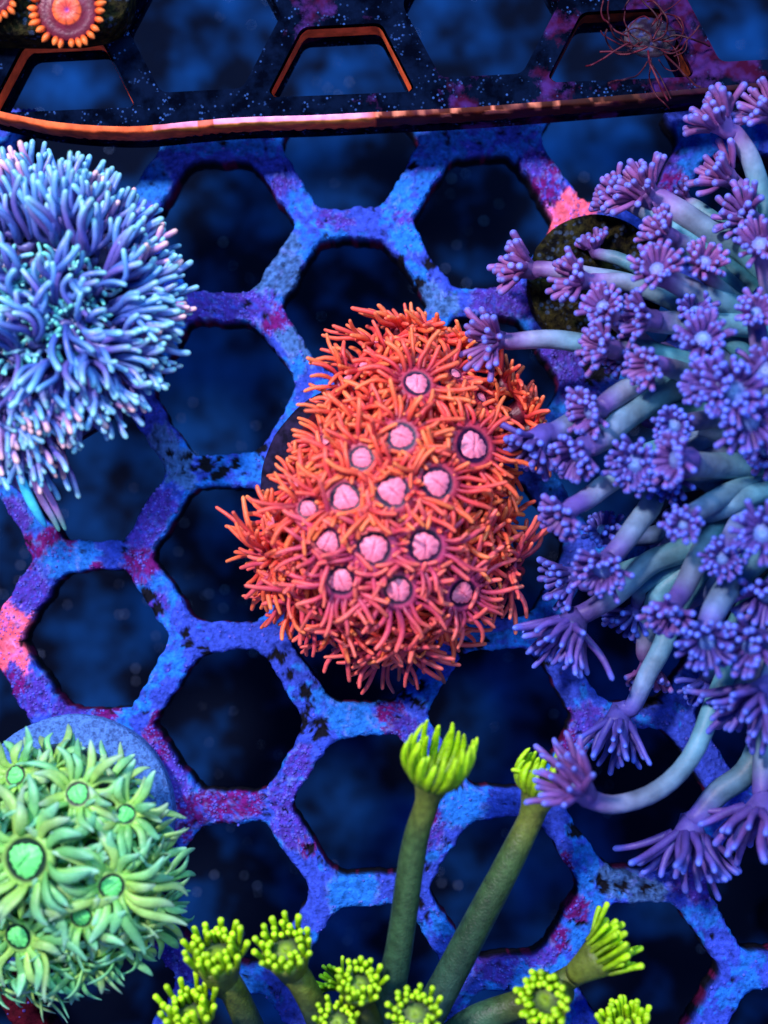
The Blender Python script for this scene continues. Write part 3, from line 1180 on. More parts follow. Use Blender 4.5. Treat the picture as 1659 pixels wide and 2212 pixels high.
LILAC_C = dict(LILAC, tent=[[(0, lin(40, 70, 120)), (0.5, lin(80, 146, 176)), (1, lin(120, 244, 206))], [(0, lin(56, 76, 134)), (0.5, lin(100, 146, 190)), (1, lin(130, 240, 220))]])


def tuft(col, px, py, h, d0, d1, N, Lpx, rt, st, width=16, sd=0.22, single=True, fan=0.5):
    """a polyp seen from the side: long tentacles combed one way"""
    pos = W(px, py, h)
    d0, d1 = nrm(d0), nrm(d1)
    V, F, I = lathe(pos - d0 * width * S * 0.6, d0, [(width * S * 0.5, -width * S * 2.4), (width * S * 0.8, -width * S), (width * S * 1.15, 0), (width * S * 0.9, width * S * 0.3), (width * S * 0.3, width * S * 0.2)], 20)
    pol = col.part("polyp", V, F, np.array([st["body"], st["body"], st["skirt2"], st["skirt"], st["ring"]])[I])
    n, a, b = frame(d0)
    for k in range(N):
        ph, q = R.uniform(0, 6.28), math.sqrt(R.rand())
        out = a * math.cos(ph) + b * math.sin(ph)
        p0 = pos + out * q * width * S
        g = d0 + out * q * fan + R.normal(0, sd, 3)
        e = d1 + out * q * fan * 0.7 + R.normal(0, sd, 3)
        L = Lpx * S * R.uniform(0.75, 1.15)
        P = bend_path(p0, g, e, L, 11, st.get("wig", 0.2) * R.uniform(0.3, 1.0))
        V, F, t = tube(P, st["prof"], rt * S * R.uniform(0.85, 1.15), 7, 1.0, None)
        C = ramp(t, st["tent"][R.randint(len(st["tent"]))]) * R.uniform(0.75, 1.08)
        col.tentacle(V, F, C, pol, single)


def build_lilac():
    cx, cy = 105, 700
    base = 0.004
    col = Colony("lilac_flowerpot_coral", W(60, 760, 0.0), "pale lilac-blue coral with long finger tentacles and cyan tips, beside the orange-edged rack", "coral", M["lilac"])
    disc_plug("plug", 70, 740, 235, 0.0, base, M["dark_plug"], col.root, col.r0)
    f = dome(cx, cy, 315, 385, 0.020, base)
    V, F, C = mound_mesh(f, 90, 700, 235, 270, base, lin(44, 40, 92), 13)
    col.part("coral_base", V, F, C)
    V, F, C = mound_mesh(dome(60, 960, 130, 140, 0.012, base), 60, 960, 80, 100, base, lin(44, 40, 92), 14, 8, 24)
    col.part("coral_base", V, F, C)
    q = lambda zx, zy: (zx * 0.4217, 274.3 + zy * 0.4217)
    rim = [(70, 400), (180, 350), (300, 400), (420, 430), (540, 500), (620, 600), (690, 720), (720, 860), (720, 1000), (690, 1130), (620, 1260), (520, 1350), (400, 1400), (-40, 380)]
    inner = [(120, 560), (300, 580), (450, 640), (560, 780), (590, 960), (540, 1120), (420, 1220), (280, 1250), (-20, 600), (380, 480), (640, 1050)]
    cen = [(450, 830), (160, 880), (60, 1150), (330, 1040), (300, 760), (30, 760), (250, 920), (420, 980), (180, 1080), (90, 980)]
    low = [(40, 1500), (140, 1570), (230, 1640), (0, 1600), (130, 1440), (200, 1480), (40, 1380), (120, 1330), (250, 1400), (-30, 1430)]
    up3 = np.array([0, 0, 1.0])
    for zx, zy in rim:
        px, py = q(zx, zy)
        h, n = f(px, py)
        out = nrm([px - cx, cy - py, 0])
        tuft(col, px, py, h, out * 0.7 + up3 * 0.55, out + up3 * 0.05, 20, 100, 7.0, LILAC, 22, 0.16, px > 20)
    for zx, zy in inner:
        px, py = q(zx, zy)
        h, n = f(px, py)
        out = nrm([px - cx, cy - py, 0])
        sw = np.array([-out[1], out[0], 0]) * R.uniform(-0.6, 0.6)
        tuft(col, px, py, h + 0.001, out * 0.5 + up3 * 0.6, out + sw + up3 * 0.0, 15, 118, 7.2, LILAC_IN, 22, 0.18, False)
    for zx, zy in low:
        px, py = q(zx, zy)
        tuft(col, px, py, max(f(px, py)[0] + 0.001, 0.012), np.array([0.15, -0.8, 0.5]), np.array([0.4, -0.9, 0.0]), 15, 104, 6.6, LILAC, 18, 0.17, True)
    for zx, zy in cen:
        px, py = q(zx, zy)
        h, n = f(px, py)
        out = nrm([px - cx, cy - py, 0])
        flower(col, px, py, h, nrm(n + np.array([0, 0, 0.3])), 19, 44, 22, LILAC_C, True, (30, 75), False, rt=5.2, skirt=1.7)
        tuft(col, px + 6, py, h + 0.001, up3 * 0.6 + R.normal(0, 0.5, 3) * np.array([1, 1, 0]), out * 0.6 + R.normal(0, 0.5, 3) * np.array([1, 1, 0]) - up3 * 0.1, 7, 110, 6.8, LILAC_IN, 14, 0.3, False)
    # bright cyan blade hanging at the lower end
    pol = None
    for pts, w, stops in (([(42, 1025), (58, 1065), (82, 1110), (100, 1140)], 10, [(0, lin(50, 180, 240)), (0.5, lin(90, 250, 255)), (1, lin(50, 180, 240))]),
                          ([(70, 1030), (88, 1075), (115, 1120), (128, 1148)], 7, [(0, lin(120, 96, 160)), (0.6, lin(150, 130, 180)), (1, lin(130, 240, 190))]),
                          ([(85, 1030), (108, 1075), (130, 1118), (142, 1146)], 6.5, [(0, lin(120, 96, 160)), (0.6, lin(160, 120, 180)), (1, lin(130, 240, 190))])):
        P = catmull([W(a, b, 0.022 - 0.002 * k) for k, (a, b) in enumerate(pts)], 10)
        V, F, t = tube(P, "petal", w * S, 7, 0.5, np.array([1.0, 0.5, 0]))
        col.part("tentacle", V, F, ramp(t, stops))
    col.finish()


build_lilac()

# ---------------------------------------------------------------- green coral at the lower left
GREEN = dict(
    ring=lin(16, 52, 28), skirt=lin(150, 216, 96), skirt2=lin(138, 196, 96), body=lin(60, 104, 62),
    disc=lin(120, 252, 128), groove=lin(40, 130, 64), prof="leaf", wig=0.55, rings=11, flat=0.42, sides=8,
    tent=[[(0, lin(148, 222, 92)), (0.5, lin(130, 208, 120)), (0.8, lin(120, 208, 142)), (1, lin(146, 214, 172))],
          [(0, lin(160, 220, 88)), (0.6, lin(148, 208, 112)), (1, lin(144, 196, 158))],
          [(0, lin(112, 190, 82)), (0.6, lin(112, 200, 122)), (1, lin(124, 214, 160))]])


def build_green():
    cx, cy = 150, 1830
    base = 0.005
    col = Colony("green_flowerpot_coral", W(153, 1767, 0.0), "mint green flowerpot coral with leafy tentacles on a blue disc plug", "coral", M["green"])
    disc_plug("plug", 153, 1767, 217, 0.0, base, M["blue_plug"], col.root, col.r0)
    f = dome(cx, 1850, 270, 330, 0.016, base)
    V, F, C = mound_mesh(f, 140, 1850, 200, 235, base, lin(30, 60, 36), 23)
    col.part("coral_base", V, F, C)
    q = lambda zx, zy: (zx * 0.3551, 1426.4 + zy * 0.3551)
    main = [(160, 1210, 100, 124, 26, 11), (475, 812, 56, 86, 23, 8), (680, 1375, 60, 112, 25, 9), (110, 1680, 66, 110, 25, 9), (765, 935, 46, 74, 20, 8.6), (495, 1560, 50, 68, 20, 8.4), (95, 700, 50, 76, 20, 9)]
    side = [(5, 780, 40, 60), (900, 1180, 36, 62), (930, 1380, 34, 62), (900, 1600, 36, 66), (740, 1750, 34, 66), (420, 1840, 36, 66), (160, 1960, 36, 70), (-40, 1850, 36, 66), (300, 640, 34, 60), (640, 760, 32, 54), (840, 1000, 32, 56), (560, 1830, 30, 60)]
    taken = []
    avoid = []
    for zx, zy, r, L, N, rt in main:
        px, py = q(zx, zy)
        v = W(px, py, f(px, py)[0] + (0.0038 if r > 80 else 0.0024)) - CAM
        avoid.append((v[:2] / -v[2], r * 0.36 * S * 1.1 / D, (px, py)))
    for zx, zy, r, L, N, rt in main:
        px, py = q(zx, zy)
        taken.append((px, py))
        h, n = f(px, py)
        flower(col, px, py, h + (0.0038 if r > 80 else 0.0024), nrm(n + np.array([0, 0, 0.6])), r * 0.36, L, N, GREEN, True, (0, 40), True, bias=np.array([0, 0, -0.25]), rt=rt, skirt=1.5, up=0.1, jit=0.18, avoid=avoid)
    for zx, zy, r, L in side:
        px, py = q(zx, zy)
        taken.append((px, py))
        h, n = f(px, py)
        out = nrm([px - cx, cy - py, 0])
        flower(col, px, py, h, nrm(n + out * 0.35), r * 0.36, L * 1.45, 21, GREEN, False, (5, 42), col.budget > 0, bias=out * 0.2 + np.array([0, 0, -0.5]), rt=7.8, skirt=1.6, up=0.06, jit=0.16, avoid=avoid)
    poly = [q(*p) for p in [(-60, 700), (400, 700), (700, 800), (900, 1100), (950, 1450), (860, 1700), (560, 1880), (200, 1980), (-80, 1950)]]
    for px, py in fillers(poly, taken, 50, 3000, 9):
        h, n = f(px, py)
        flower(col, px, py, h - 0.0008, nrm(n + R.normal(0, 0.2, 3)), 13, 84, 16, GREEN, False, (10, 50), False, bias=np.array([0, 0, -0.3]), rt=7.6, jit=0.18, up=0.1, avoid=avoid)
    col.finish()


build_green()

# ---------------------------------------------------------------- stalked heads (purple and yellow-green corals)


def stalk(col, head, ang, el, R_px, L_px, N, way, hbase, st, tone=0.0, single=True, rs=20, spread=(25, 60), rt=5.6, drop=0.0, auto=None, cup=0.9, lenvar=0.2, inner=True, disc=True, bendout=0.25, skip=0.0, jit=0.16, ranks=3, align=0.0):
    """a polyp on a long stalk: one continuous stalk + crown, tentacles round its rim"""
    px, py, h = head
    pos = W(px, py, h)
    A, E_ = math.radians(ang), math.radians(el)
    n = nrm([math.cos(A) * math.cos(E_), math.sin(A) * math.cos(E_), math.sin(E_)])
    if align and way:
        w0 = way[0]
        n = nrm(n * (1 - align) + nrm(pos - W(w0[0], w0[1], w0[2] if len(w0) > 2 else h)) * align)
    n, a, b = frame(n)
    r = R_px * S
    rs = rs * S
    neck = pos - n * r * cup * 1.3
    pts = [pos, neck]
    if way:
        m = len(way)
        for k, wv in enumerate(way):
            t = (k + 1) / m
            hh = wv[2] if len(wv) > 2 else h * (1 - t) + hbase * t
            pts.append(W(wv[0], wv[1], hh))
    else:
        e = auto
        pts.append(neck - n * 0.004 + (e - neck) * 0.25)
        pts.append(neck * 0.3 + e * 0.7 - np.array([0, 0, 0.002]))
        pts.append(e)
    body = catmull(pts[1:], 26)
    P = np.vstack([body[::-1], [neck + (pos - neck) * 0.4, neck + (pos - neck) * 0.75, pos, pos + n * 0.02 * r, pos - n * 0.10 * r, pos - n * 0.18 * r]])
    m = len(body)
    rad = np.concatenate([rs * np.linspace(st.get("butt", 1.2), 0.92, m), [r * 0.72, r * 0.90, r * 1.0, r * 0.94, r * 0.55, r * 0.08]])
    dist = np.linalg.norm(P[:m] - pos, axis=1)
    fl = np.clip(1 - (dist - np.linalg.norm(neck - pos)) / (r * 2.2), 0, 1)
    fl = fl * fl * (3 - 2 * fl)
    rad[:m] = rad[:m] * (1 - fl) + max(rs * 0.9, r * 0.56) * fl
    seg = 14
    ang_ = np.linspace(0, 2 * math.pi, seg, endpoint=False)
    T = np.gradient(P, axis=0)
    T[m:] = n
    T /= np.linalg.norm(T, axis=1)[:, None]
    V = []
    av = a.copy()
    fr = [None] * len(P)
    for i in range(len(P) - 1, -1, -1):
        av = nrm(av - T[i] * np.dot(av, T[i]))
        fr[i] = (av.copy(), np.cross(T[i], av))
    for i in range(len(P)):
        aa, bb = fr[i]
        wob = 1 + 0.05 * (vnoise(i * 0.5, px * 0.1, 3) - 0.5)
        V.append(P[i] + rad[i] * wob * (np.cos(ang_)[:, None] * aa + np.sin(ang_)[:, None] * bb))
    V = np.vstack(V + [P[-1:]])
    F = []
    for i in range(len(P) - 1):
        for k in range(seg):
            k2 = (k + 1) % seg
            F.append((i * seg + k, i * seg + k2, (i + 1) * seg + k2, (i + 1) * seg + k))
    for k in range(seg):
        F.append(((len(P) - 1) * seg + k, (len(P) - 1) * seg + (k + 1) % seg, len(P) * seg))
    sk = ramp(np.linspace(0, 1, m), st["stalk"](tone))
    sk = sk * (1 - fl[:, None]) + st["neck"](tone) * fl[:, None]
    cs = np.vstack([sk, np.array([st["neck"](tone)] * 3), np.array([st["rim"](tone), st["mid"](tone), st["mid"](tone)])])
    C = np.vstack([np.repeat(cs, seg, axis=0), cs[-1:]])
    mot = fbm(V[:, 0] * 400 + V[:, 2] * 300, V[:, 1] * 400, 19)
    big_m = np.clip((fbm(V[:, 0] * 170 + V[:, 2] * 150 + px, V[:, 1] * 170, 37) - 0.35) * 3, 0, 1)
    C = C * ((0.72 + 0.56 * mot) * (0.62 + 0.5 * big_m))[:, None]
    pol = col.part("polyp", V, F, C)
    if disc:
        seg2 = 16
        Vd, Fd, Id = lathe(pos + n * 0.0001, n, [(r * 0.02, r * 0.02), (r * 0.12, r * 0.08), (r * 0.34, r * 0.03), (r * 0.62, -r * 0.10)], seg2)
        Cd = np.array([st["mouth"](tone) * 0.6, st["mouth"](tone), st["mouth"](tone) * 0.35 + st["mid"](tone) * 0.65, st["mid"](tone)])[Id]
        col.part("oral_disc", Vd, Fd, Cd, pol)
    ph0 = R.uniform(0, 6.28)
    for k in range(N):
        ph = ph0 + 2 * math.pi * (k + R.uniform(-0.25, 0.25)) / N
        if R.rand() < skip:
            continue
        out = a * math.cos(ph) + b * math.sin(ph)
        rank = (k % ranks) * 0.75 if inner else 0
        sp = math.radians(R.uniform(*spread) + (8 if rank == 0 else -10 * rank))
        d0 = n * math.cos(sp) + out * math.sin(sp)
        d1 = nrm(d0 + out * bendout + R.normal(0, jit, 3)) + np.array([0, 0, -drop])
        L = L_px * S * R.uniform(1 - lenvar, 1 + lenvar) * (1 - 0.10 * rank)
        p0 = pos + out * r * (0.93 - 0.16 * rank) - n * 0.10 * r
        P = bend_path(p0, d0, d1, L, 9, st.get("wig", 0.18))
        V, F, t = tube(P, st["prof"], rt * S * R.uniform(0.88, 1.12), 7, st.get("flat", 1.0), np.cross(n, out))
        C = ramp(t, st["tent"](tone)) * R.uniform(0.85, 1.15)
        col.tentacle(V, F, C, pol, single)
    return pol


def mixc(a, b):
    return lambda t: a * (1 - t) + b * t


# tone 0: rosy, tone 1: violet-blue, also painting in the weaker light on lower heads
PURPLE = dict(
    prof="club", wig=0.2, butt=1.2,
    stalk=lambda t: [(0, lin(40, 116, 122)), (0.35, lin(92, 156, 168)), (0.7, mixc(lin(152, 146, 174), lin(98, 140, 172))(t)), (1, mixc(lin(160, 114, 162), lin(78, 90, 166))(t))],
    neck=mixc(lin(130, 90, 150), lin(66, 70, 156)), rim=mixc(lin(122, 78, 146), lin(64, 68, 164)), mid=mixc(lin(112, 104, 172), lin(72, 112, 184)), mouth=mixc(lin(140, 152, 212), lin(100, 160, 216)),
    tent=lambda t: [(0, mixc(lin(108, 62, 122), lin(44, 48, 128))(t)), (0.6, mixc(lin(152, 88, 140), lin(62, 70, 156))(t)), (0.84, mixc(lin(154, 94, 148), lin(68, 78, 174))(t)), (0.93, mixc(lin(122, 112, 196), lin(74, 104, 212))(t)), (1, mixc(lin(112, 132, 224), lin(88, 126, 232))(t))])


PURPLE_FAN = dict(PURPLE, prof="taper", wig=0.3)


def build_purple():
    hb = 0.012
    col = Colony("purple_flowerpot_coral", W(1740, 1030, 0.0), "large mauve coral with long pale stalks spreading over the rack beside the orange coral", "coral", M["purple"])
    base_c = W(1740, 1020, 0.010)
    f = dome(1760, 1030, 330, 430, 0.018, 0.0)
    V, F, C = mound_mesh(f, 1760, 1030, 300, 400, 0.0, lin(24, 60, 70), 33, 16, 48)
    col.part("coral_base", V, F, C)
    A = lambda zx, zy, *h: (1014.9 + zx * 0.4092, 137.1 + zy * 0.4092) + h
    B = lambda zx, zy, *h: (1069.8 + zx * 0.4714, 987.5 + zy * 0.4714) + h
    # large open heads first: (head, opening angle, elevation, R, L, N, stalk waypoints, tone, options)
    big = [
        (B(340, 790, .013), 235, 12, 36, 92, 26, [B(420, 710), B(560, 620), B(700, 490), B(850, 430), B(1150, 300), B(1350, 220)], .75, dict(spread=(8, 52), rt=7.2, rs=23)),
        (B(560, 1225, .008), 258, 14, 32, 92, 24, [B(625, 1150), B(700, 990), B(760, 880), B(860, 640), B(1050, 420), B(1350, 260)], .9, dict(spread=(6, 48), rt=7.2, rs=20)),
        (B(370, 1500, .022), 135, 16, 34, 86, 22, [B(420, 1560), B(545, 1592), B(740, 1530), B(900, 1370), B(1010, 1110), B(1110, 880), B(1350, 420)], .45, dict(spread=(8, 50), rt=7.4, rs=18)),
        (B(890, 1740, .011), 262, 10, 36, 120, 26, [B(925, 1650), B(1020, 1540), B(1180, 1400), B(1300, 1000), B(1400, 500)], .8, dict(spread=(8, 62), rt=8.6, rs=24)),
        (B(1210, 1640, .016), 250, 10, 36, 110, 24, [B(1225, 1520), B(1240, 1300), B(1320, 800), B(1400, 400)], .7, dict(spread=(8, 60), rt=8.4, rs=22)),
        (B(1190, 1110, .022), 225, 16, 34, 96, 26, [B(1260, 1020), B(1330, 800), B(1420, 400)], .8, dict(spread=(10, 56), rt=7.4, rs=22)),
        (A(1310, 300, .017), 138, 14, 28, 62, 22, [A(1400, 370), A(1470, 480), A(1520, 620), A(1600, 900), A(1750, 1400)], .2, dict(spread=(12, 58), rt=6.6, rs=19)),
        (A(1340, 590, .014), 150, 16, 26, 56, 20, [A(1430, 660), A(1520, 740), A(1640, 1000), A(1800, 1500)], .2, dict(spread=(12, 58), rt=6.4, rs=18)),
        (A(910, 670, .013), 140, 22, 32, 62, 26, [A(1010, 720), A(1250, 880), A(1550, 1080), A(1800, 1600)], .15, dict(spread=(12, 62), rt=6.4, rs=25)),
        (A(270, 1070, .010), 160, 14, 28, 58, 22, [A(380, 1085), A(650, 1125), A(900, 1180), A(1400, 1400), A(1800, 1800)], .15, dict(spread=(12, 60), rt=6.6, rs=19)),
        (A(110, 1460, .015), 185, 28, 28, 58, 24, [A(215, 1468), A(400, 1455), A(580, 1475), A(1000, 1550), A(1800, 1900)], .25, dict(spread=(20, 66), rt=6.2, rs=19)),
        (A(560, 1140, .017), 175, 20, 26, 50, 22, [A(690, 1150), A(900, 1180), A(1300, 1400), A(1800, 1900)], .2, dict(spread=(14, 58), rt=6.0, rs=18)),
    ]
    for hd, an, el, rr, L, N, way, tone, kw in big:
        N = int(N * 1.2)
        kw["rt"] *= 1.12
        stalk(col, hd, an, el, rr, L, N, way, hb, PURPLE_FAN if L > 80 else PURPLE, tone, True, bendout=0.3, **kw)
    mid = [
        (A(1560, 250, .016), 150, 20, 26, 56, 20, [A(1620, 330), A(1700, 600), A(1800, 1300)], .25, {}),
        (A(760, 700, .010), 160, 10, 24, 50, 18, [A(860, 740), A(1100, 880), A(1500, 1200)], .25, {}),
        (A(1010, 880, .019), 155, 24, 26, 48, 22, [A(1090, 940), A(1190, 1010), A(1500, 1300)], .2, {}),
        (A(985, 1080, .023), 130, 62, 27, 44, 26, [A(1070, 1150), A(1250, 1240), A(1450, 1320), A(1800, 1600)], .3, dict(rs=22)),
        (A(1240, 1045, .021), 80, 66, 22, 36, 22, [A(1270, 1140), A(1380, 1230), A(1600, 1400)], .2, dict(rs=14)),
        (A(700, 1280, .020), 150, 58, 28, 42, 26, None, .35, {}),
        (A(890, 1350, .021), 180, 18, 28, 46, 24, [A(980, 1365), A(1200, 1375), A(1570, 1400), A(1800, 1600)], .5, dict(rs=24)),
        (A(1230, 1450, .027), 120, 70, 26, 40, 28, None, .6, {}),
        (A(690, 1500, .021), 178, 24, 28, 50, 24, [A(780, 1515), A(930, 1520), A(1500, 1700)], .35, dict(rs=22)),
        (A(945, 1600, .025), 195, 26, 26, 46, 24, [A(1050, 1605), A(1180, 1650), A(1600, 1800)], .35, dict(rs=19)),
        (A(1390, 1730, .030), 190, 72, 30, 46, 30, None, .7, {}),
        (A(1270, 1690, .029), 170, 50, 28, 44, 26, None, .7, {}),
        (A(1480, 1890, .029), 250, 70, 28, 42, 28, None, .75, {}),
        (A(630, 1840, .021), 200, 35, 28, 46, 26, [A(745, 1775), A(900, 1690), A(1150, 1640), A(1600, 1800)], .5, dict(rs=22)),
        (A(330, 2020, .018), 228, 14, 30, 56, 24, [A(440, 1950), A(600, 1880), A(850, 1800), A(1500, 1900)], .75, dict(rs=24)),
        (A(560, 2070, .022), 225, 32, 30, 50, 26, [A(690, 1990), A(850, 1850), A(1150, 1700), A(1700, 1800)], .65, dict(rs=25)),
        (A(1080, 1910, .025), 200, 60, 27, 42, 26, None, .8, {}),
        (A(870, 2110, .025), 220, 58, 28, 44, 26, None, .75, {}),
        (A(1080, 2090, .029), 185, 28, 30, 46, 26, [A(1180, 2115), A(1400, 2125), A(1800, 2140)], .6, dict(rs=25)),
        (A(1510, 1310, .025), 120, 66, 25, 40, 24, None, .5, {}),
        (A(1530, 950, .022), 130, 60, 24, 40, 22, None, .35, {}),
        (A(1440, 790, .017), 160, 30, 24, 44, 22, None, .4, {}),
        (A(1190, 1300, .019), 90, 66, 18, 30, 20, None, .7, {}),
        (A(650, 960, .007), 110, 12, 20, 40, 16, [A(700, 1010), A(850, 1060), A(1300, 1300)], .35, dict(rs=13)),
        (A(1120, 700, .007), 140, 10, 20, 42, 16, [A(1200, 760), A(1400, 900)], .35, dict(rs=14)),
        (B(310, 270, .022), 222, 18, 30, 52, 26, [B(430, 185), B(560, 90), B(800, -40), B(1300, 60)], .6, dict(rs=21)),
        (B(490, 520, .022), 235, 42, 30, 46, 28, [B(580, 400), B(700, 240), B(800, 120), B(1300, 60)], .65, dict(rs=22)),
        (B(320, 565, .011), 200, 10, 28, 54, 22, [B(420, 580), B(600, 520), B(1300, 260)], .85, dict(rs=18)),
        (B(490, 330, .012), 120, 50, 20, 32, 22, None, .95, {}),
        (B(860, 310, .028), 200, 66, 22, 36, 24, [B(930, 245), B(1150, 135), B(1400, 120)], .75, dict(rs=20)),
        (B(1040, 465, .027), 220, 72, 24, 36, 26, None, .8, {}),
        (B(1225, 350, .030), 200, 66, 26, 40, 26, None, .8, {}),
        (B(800, 720, .024), 240, 32, 28, 48, 26, [B(865, 600), B(950, 430), B(1050, 290), B(1400, 150)], .65, dict(rs=22)),
        (B(970, 850, .027), 250, 66, 28, 42, 28, [B(1005, 700), B(1100, 560), B(1250, 430), B(1450, 300)], .85, dict(rs=25)),
        (B(1160, 860, .027), 200, 36, 30, 52, 26, [B(1260, 820), B(1400, 600)], .75, dict(rs=22)),
        (B(620, 740, .006), 235, 10, 24, 52, 16, [B(660, 640), B(720, 560), B(1300, 300)], .95, dict(rs=16)),
        (B(700, 990, .005), 265, 10, 30, 60, 18, [B(685, 880), B(720, 700), B(820, 560), B(1300, 260)], .3, dict(rs=20)),
        (B(950, 1050, .006), 240, 10, 24, 56, 16, [B(1000, 950), B(1200, 600)], 1.0, dict(rs=18)),
        (B(800, 100, .020), 215, 40, 26, 40, 24, None, .8, {}),
        (B(650, 60, .024), 200, 62, 26, 40, 26, None, .7, {}),
        (A(1560, 2050, .020), 200, 40, 26, 44, 22, None, .7, {}),
        (A(1560, 1620, .026), 170, 60, 26, 40, 22, None, .6, {}),
        (B(1240, 640, .022), 230, 40, 26, 44, 22, None, .8, {}),
        (A(790, 1560, .017), 200, 40, 24, 40, 20, None, .5, {}),
    ]
    for hd, an, el, rr, L, N, way, tone, kw in mid:
        fac = el > 45
        kw = dict(dict(rt=R.uniform(5.5, 6.5) if fac else R.uniform(6.1, 7.1), spread=(20, 68) if fac else (14, 62), rs=20), **kw)
        end = base_c + np.array([R.uniform(-.002, .004), R.uniform(-.012, .012), 0])
        vs = R.uniform(0.84, 1.18)
        stalk(col, hd, an, el, rr * 0.96 * vs, L * 0.84 * vs * R.uniform(0.85, 1.2), int(N * 1.35), way, hb, PURPLE, tone, False, auto=end, bendout=0.2, **kw)
    # plain stalks filling the heart of the colony
    for (x0, y0, h0, x1, y1) in [(1400, 900, .014, 1720, 960), (1430, 760, .013, 1720, 900), (1390, 1010, .016, 1720, 1010), (1420, 1180, .013, 1720, 1060), (1480, 1300, .012, 1730, 1100), (1560, 1450, .010, 1740, 1140), (1550, 640, .011, 1740, 860), (1450, 1120, .018, 1720, 1040), (1540, 1560, .010, 1750, 1200), (1610, 1500, .013, 1760, 1200)]:
        P = catmull([W(x0, y0, h0 * 0.4), W((x0 * 2 + x1) / 3, (y0 * 2 + y1) / 3 + 10, h0), W((x0 + 2 * x1) / 3, (y0 + 2 * y1) / 3, h0), W(x1, y1, hb)], 20)[::-1]
        V, F, t = sweep(P, np.full(20, 23 * S), 14)
        C = ramp(t, PURPLE["stalk"](0.8)) * 0.9
        C = C * (0.72 + 0.56 * fbm(V[:, 0] * 400, V[:, 1] * 400, 29))[:, None]
        col.part("polyp", V, F, C)
    col.finish()


build_purple()

# yellow-green coral along the bottom
YELLOW = dict(
    prof="club", wig=0.12, butt=1.3,
    stalk=lambda t: [(0, lin(34, 66, 70)), (0.5, lin(50, 88, 54)), (0.85, lin(68, 100, 46)), (1, lin(76, 98, 50))],
    neck=lambda t: lin(98, 118, 40), rim=lambda t: lin(122, 160, 24), mid=lambda t: lin(60, 80, 62), mouth=lambda t: lin(130, 172, 20),
    tent=lambda t: [(0, lin(104, 136, 18)), (0.45, lin(134, 186, 8)), (0.8, lin(160, 222, 6)), (1, lin(196, 255, 40))])


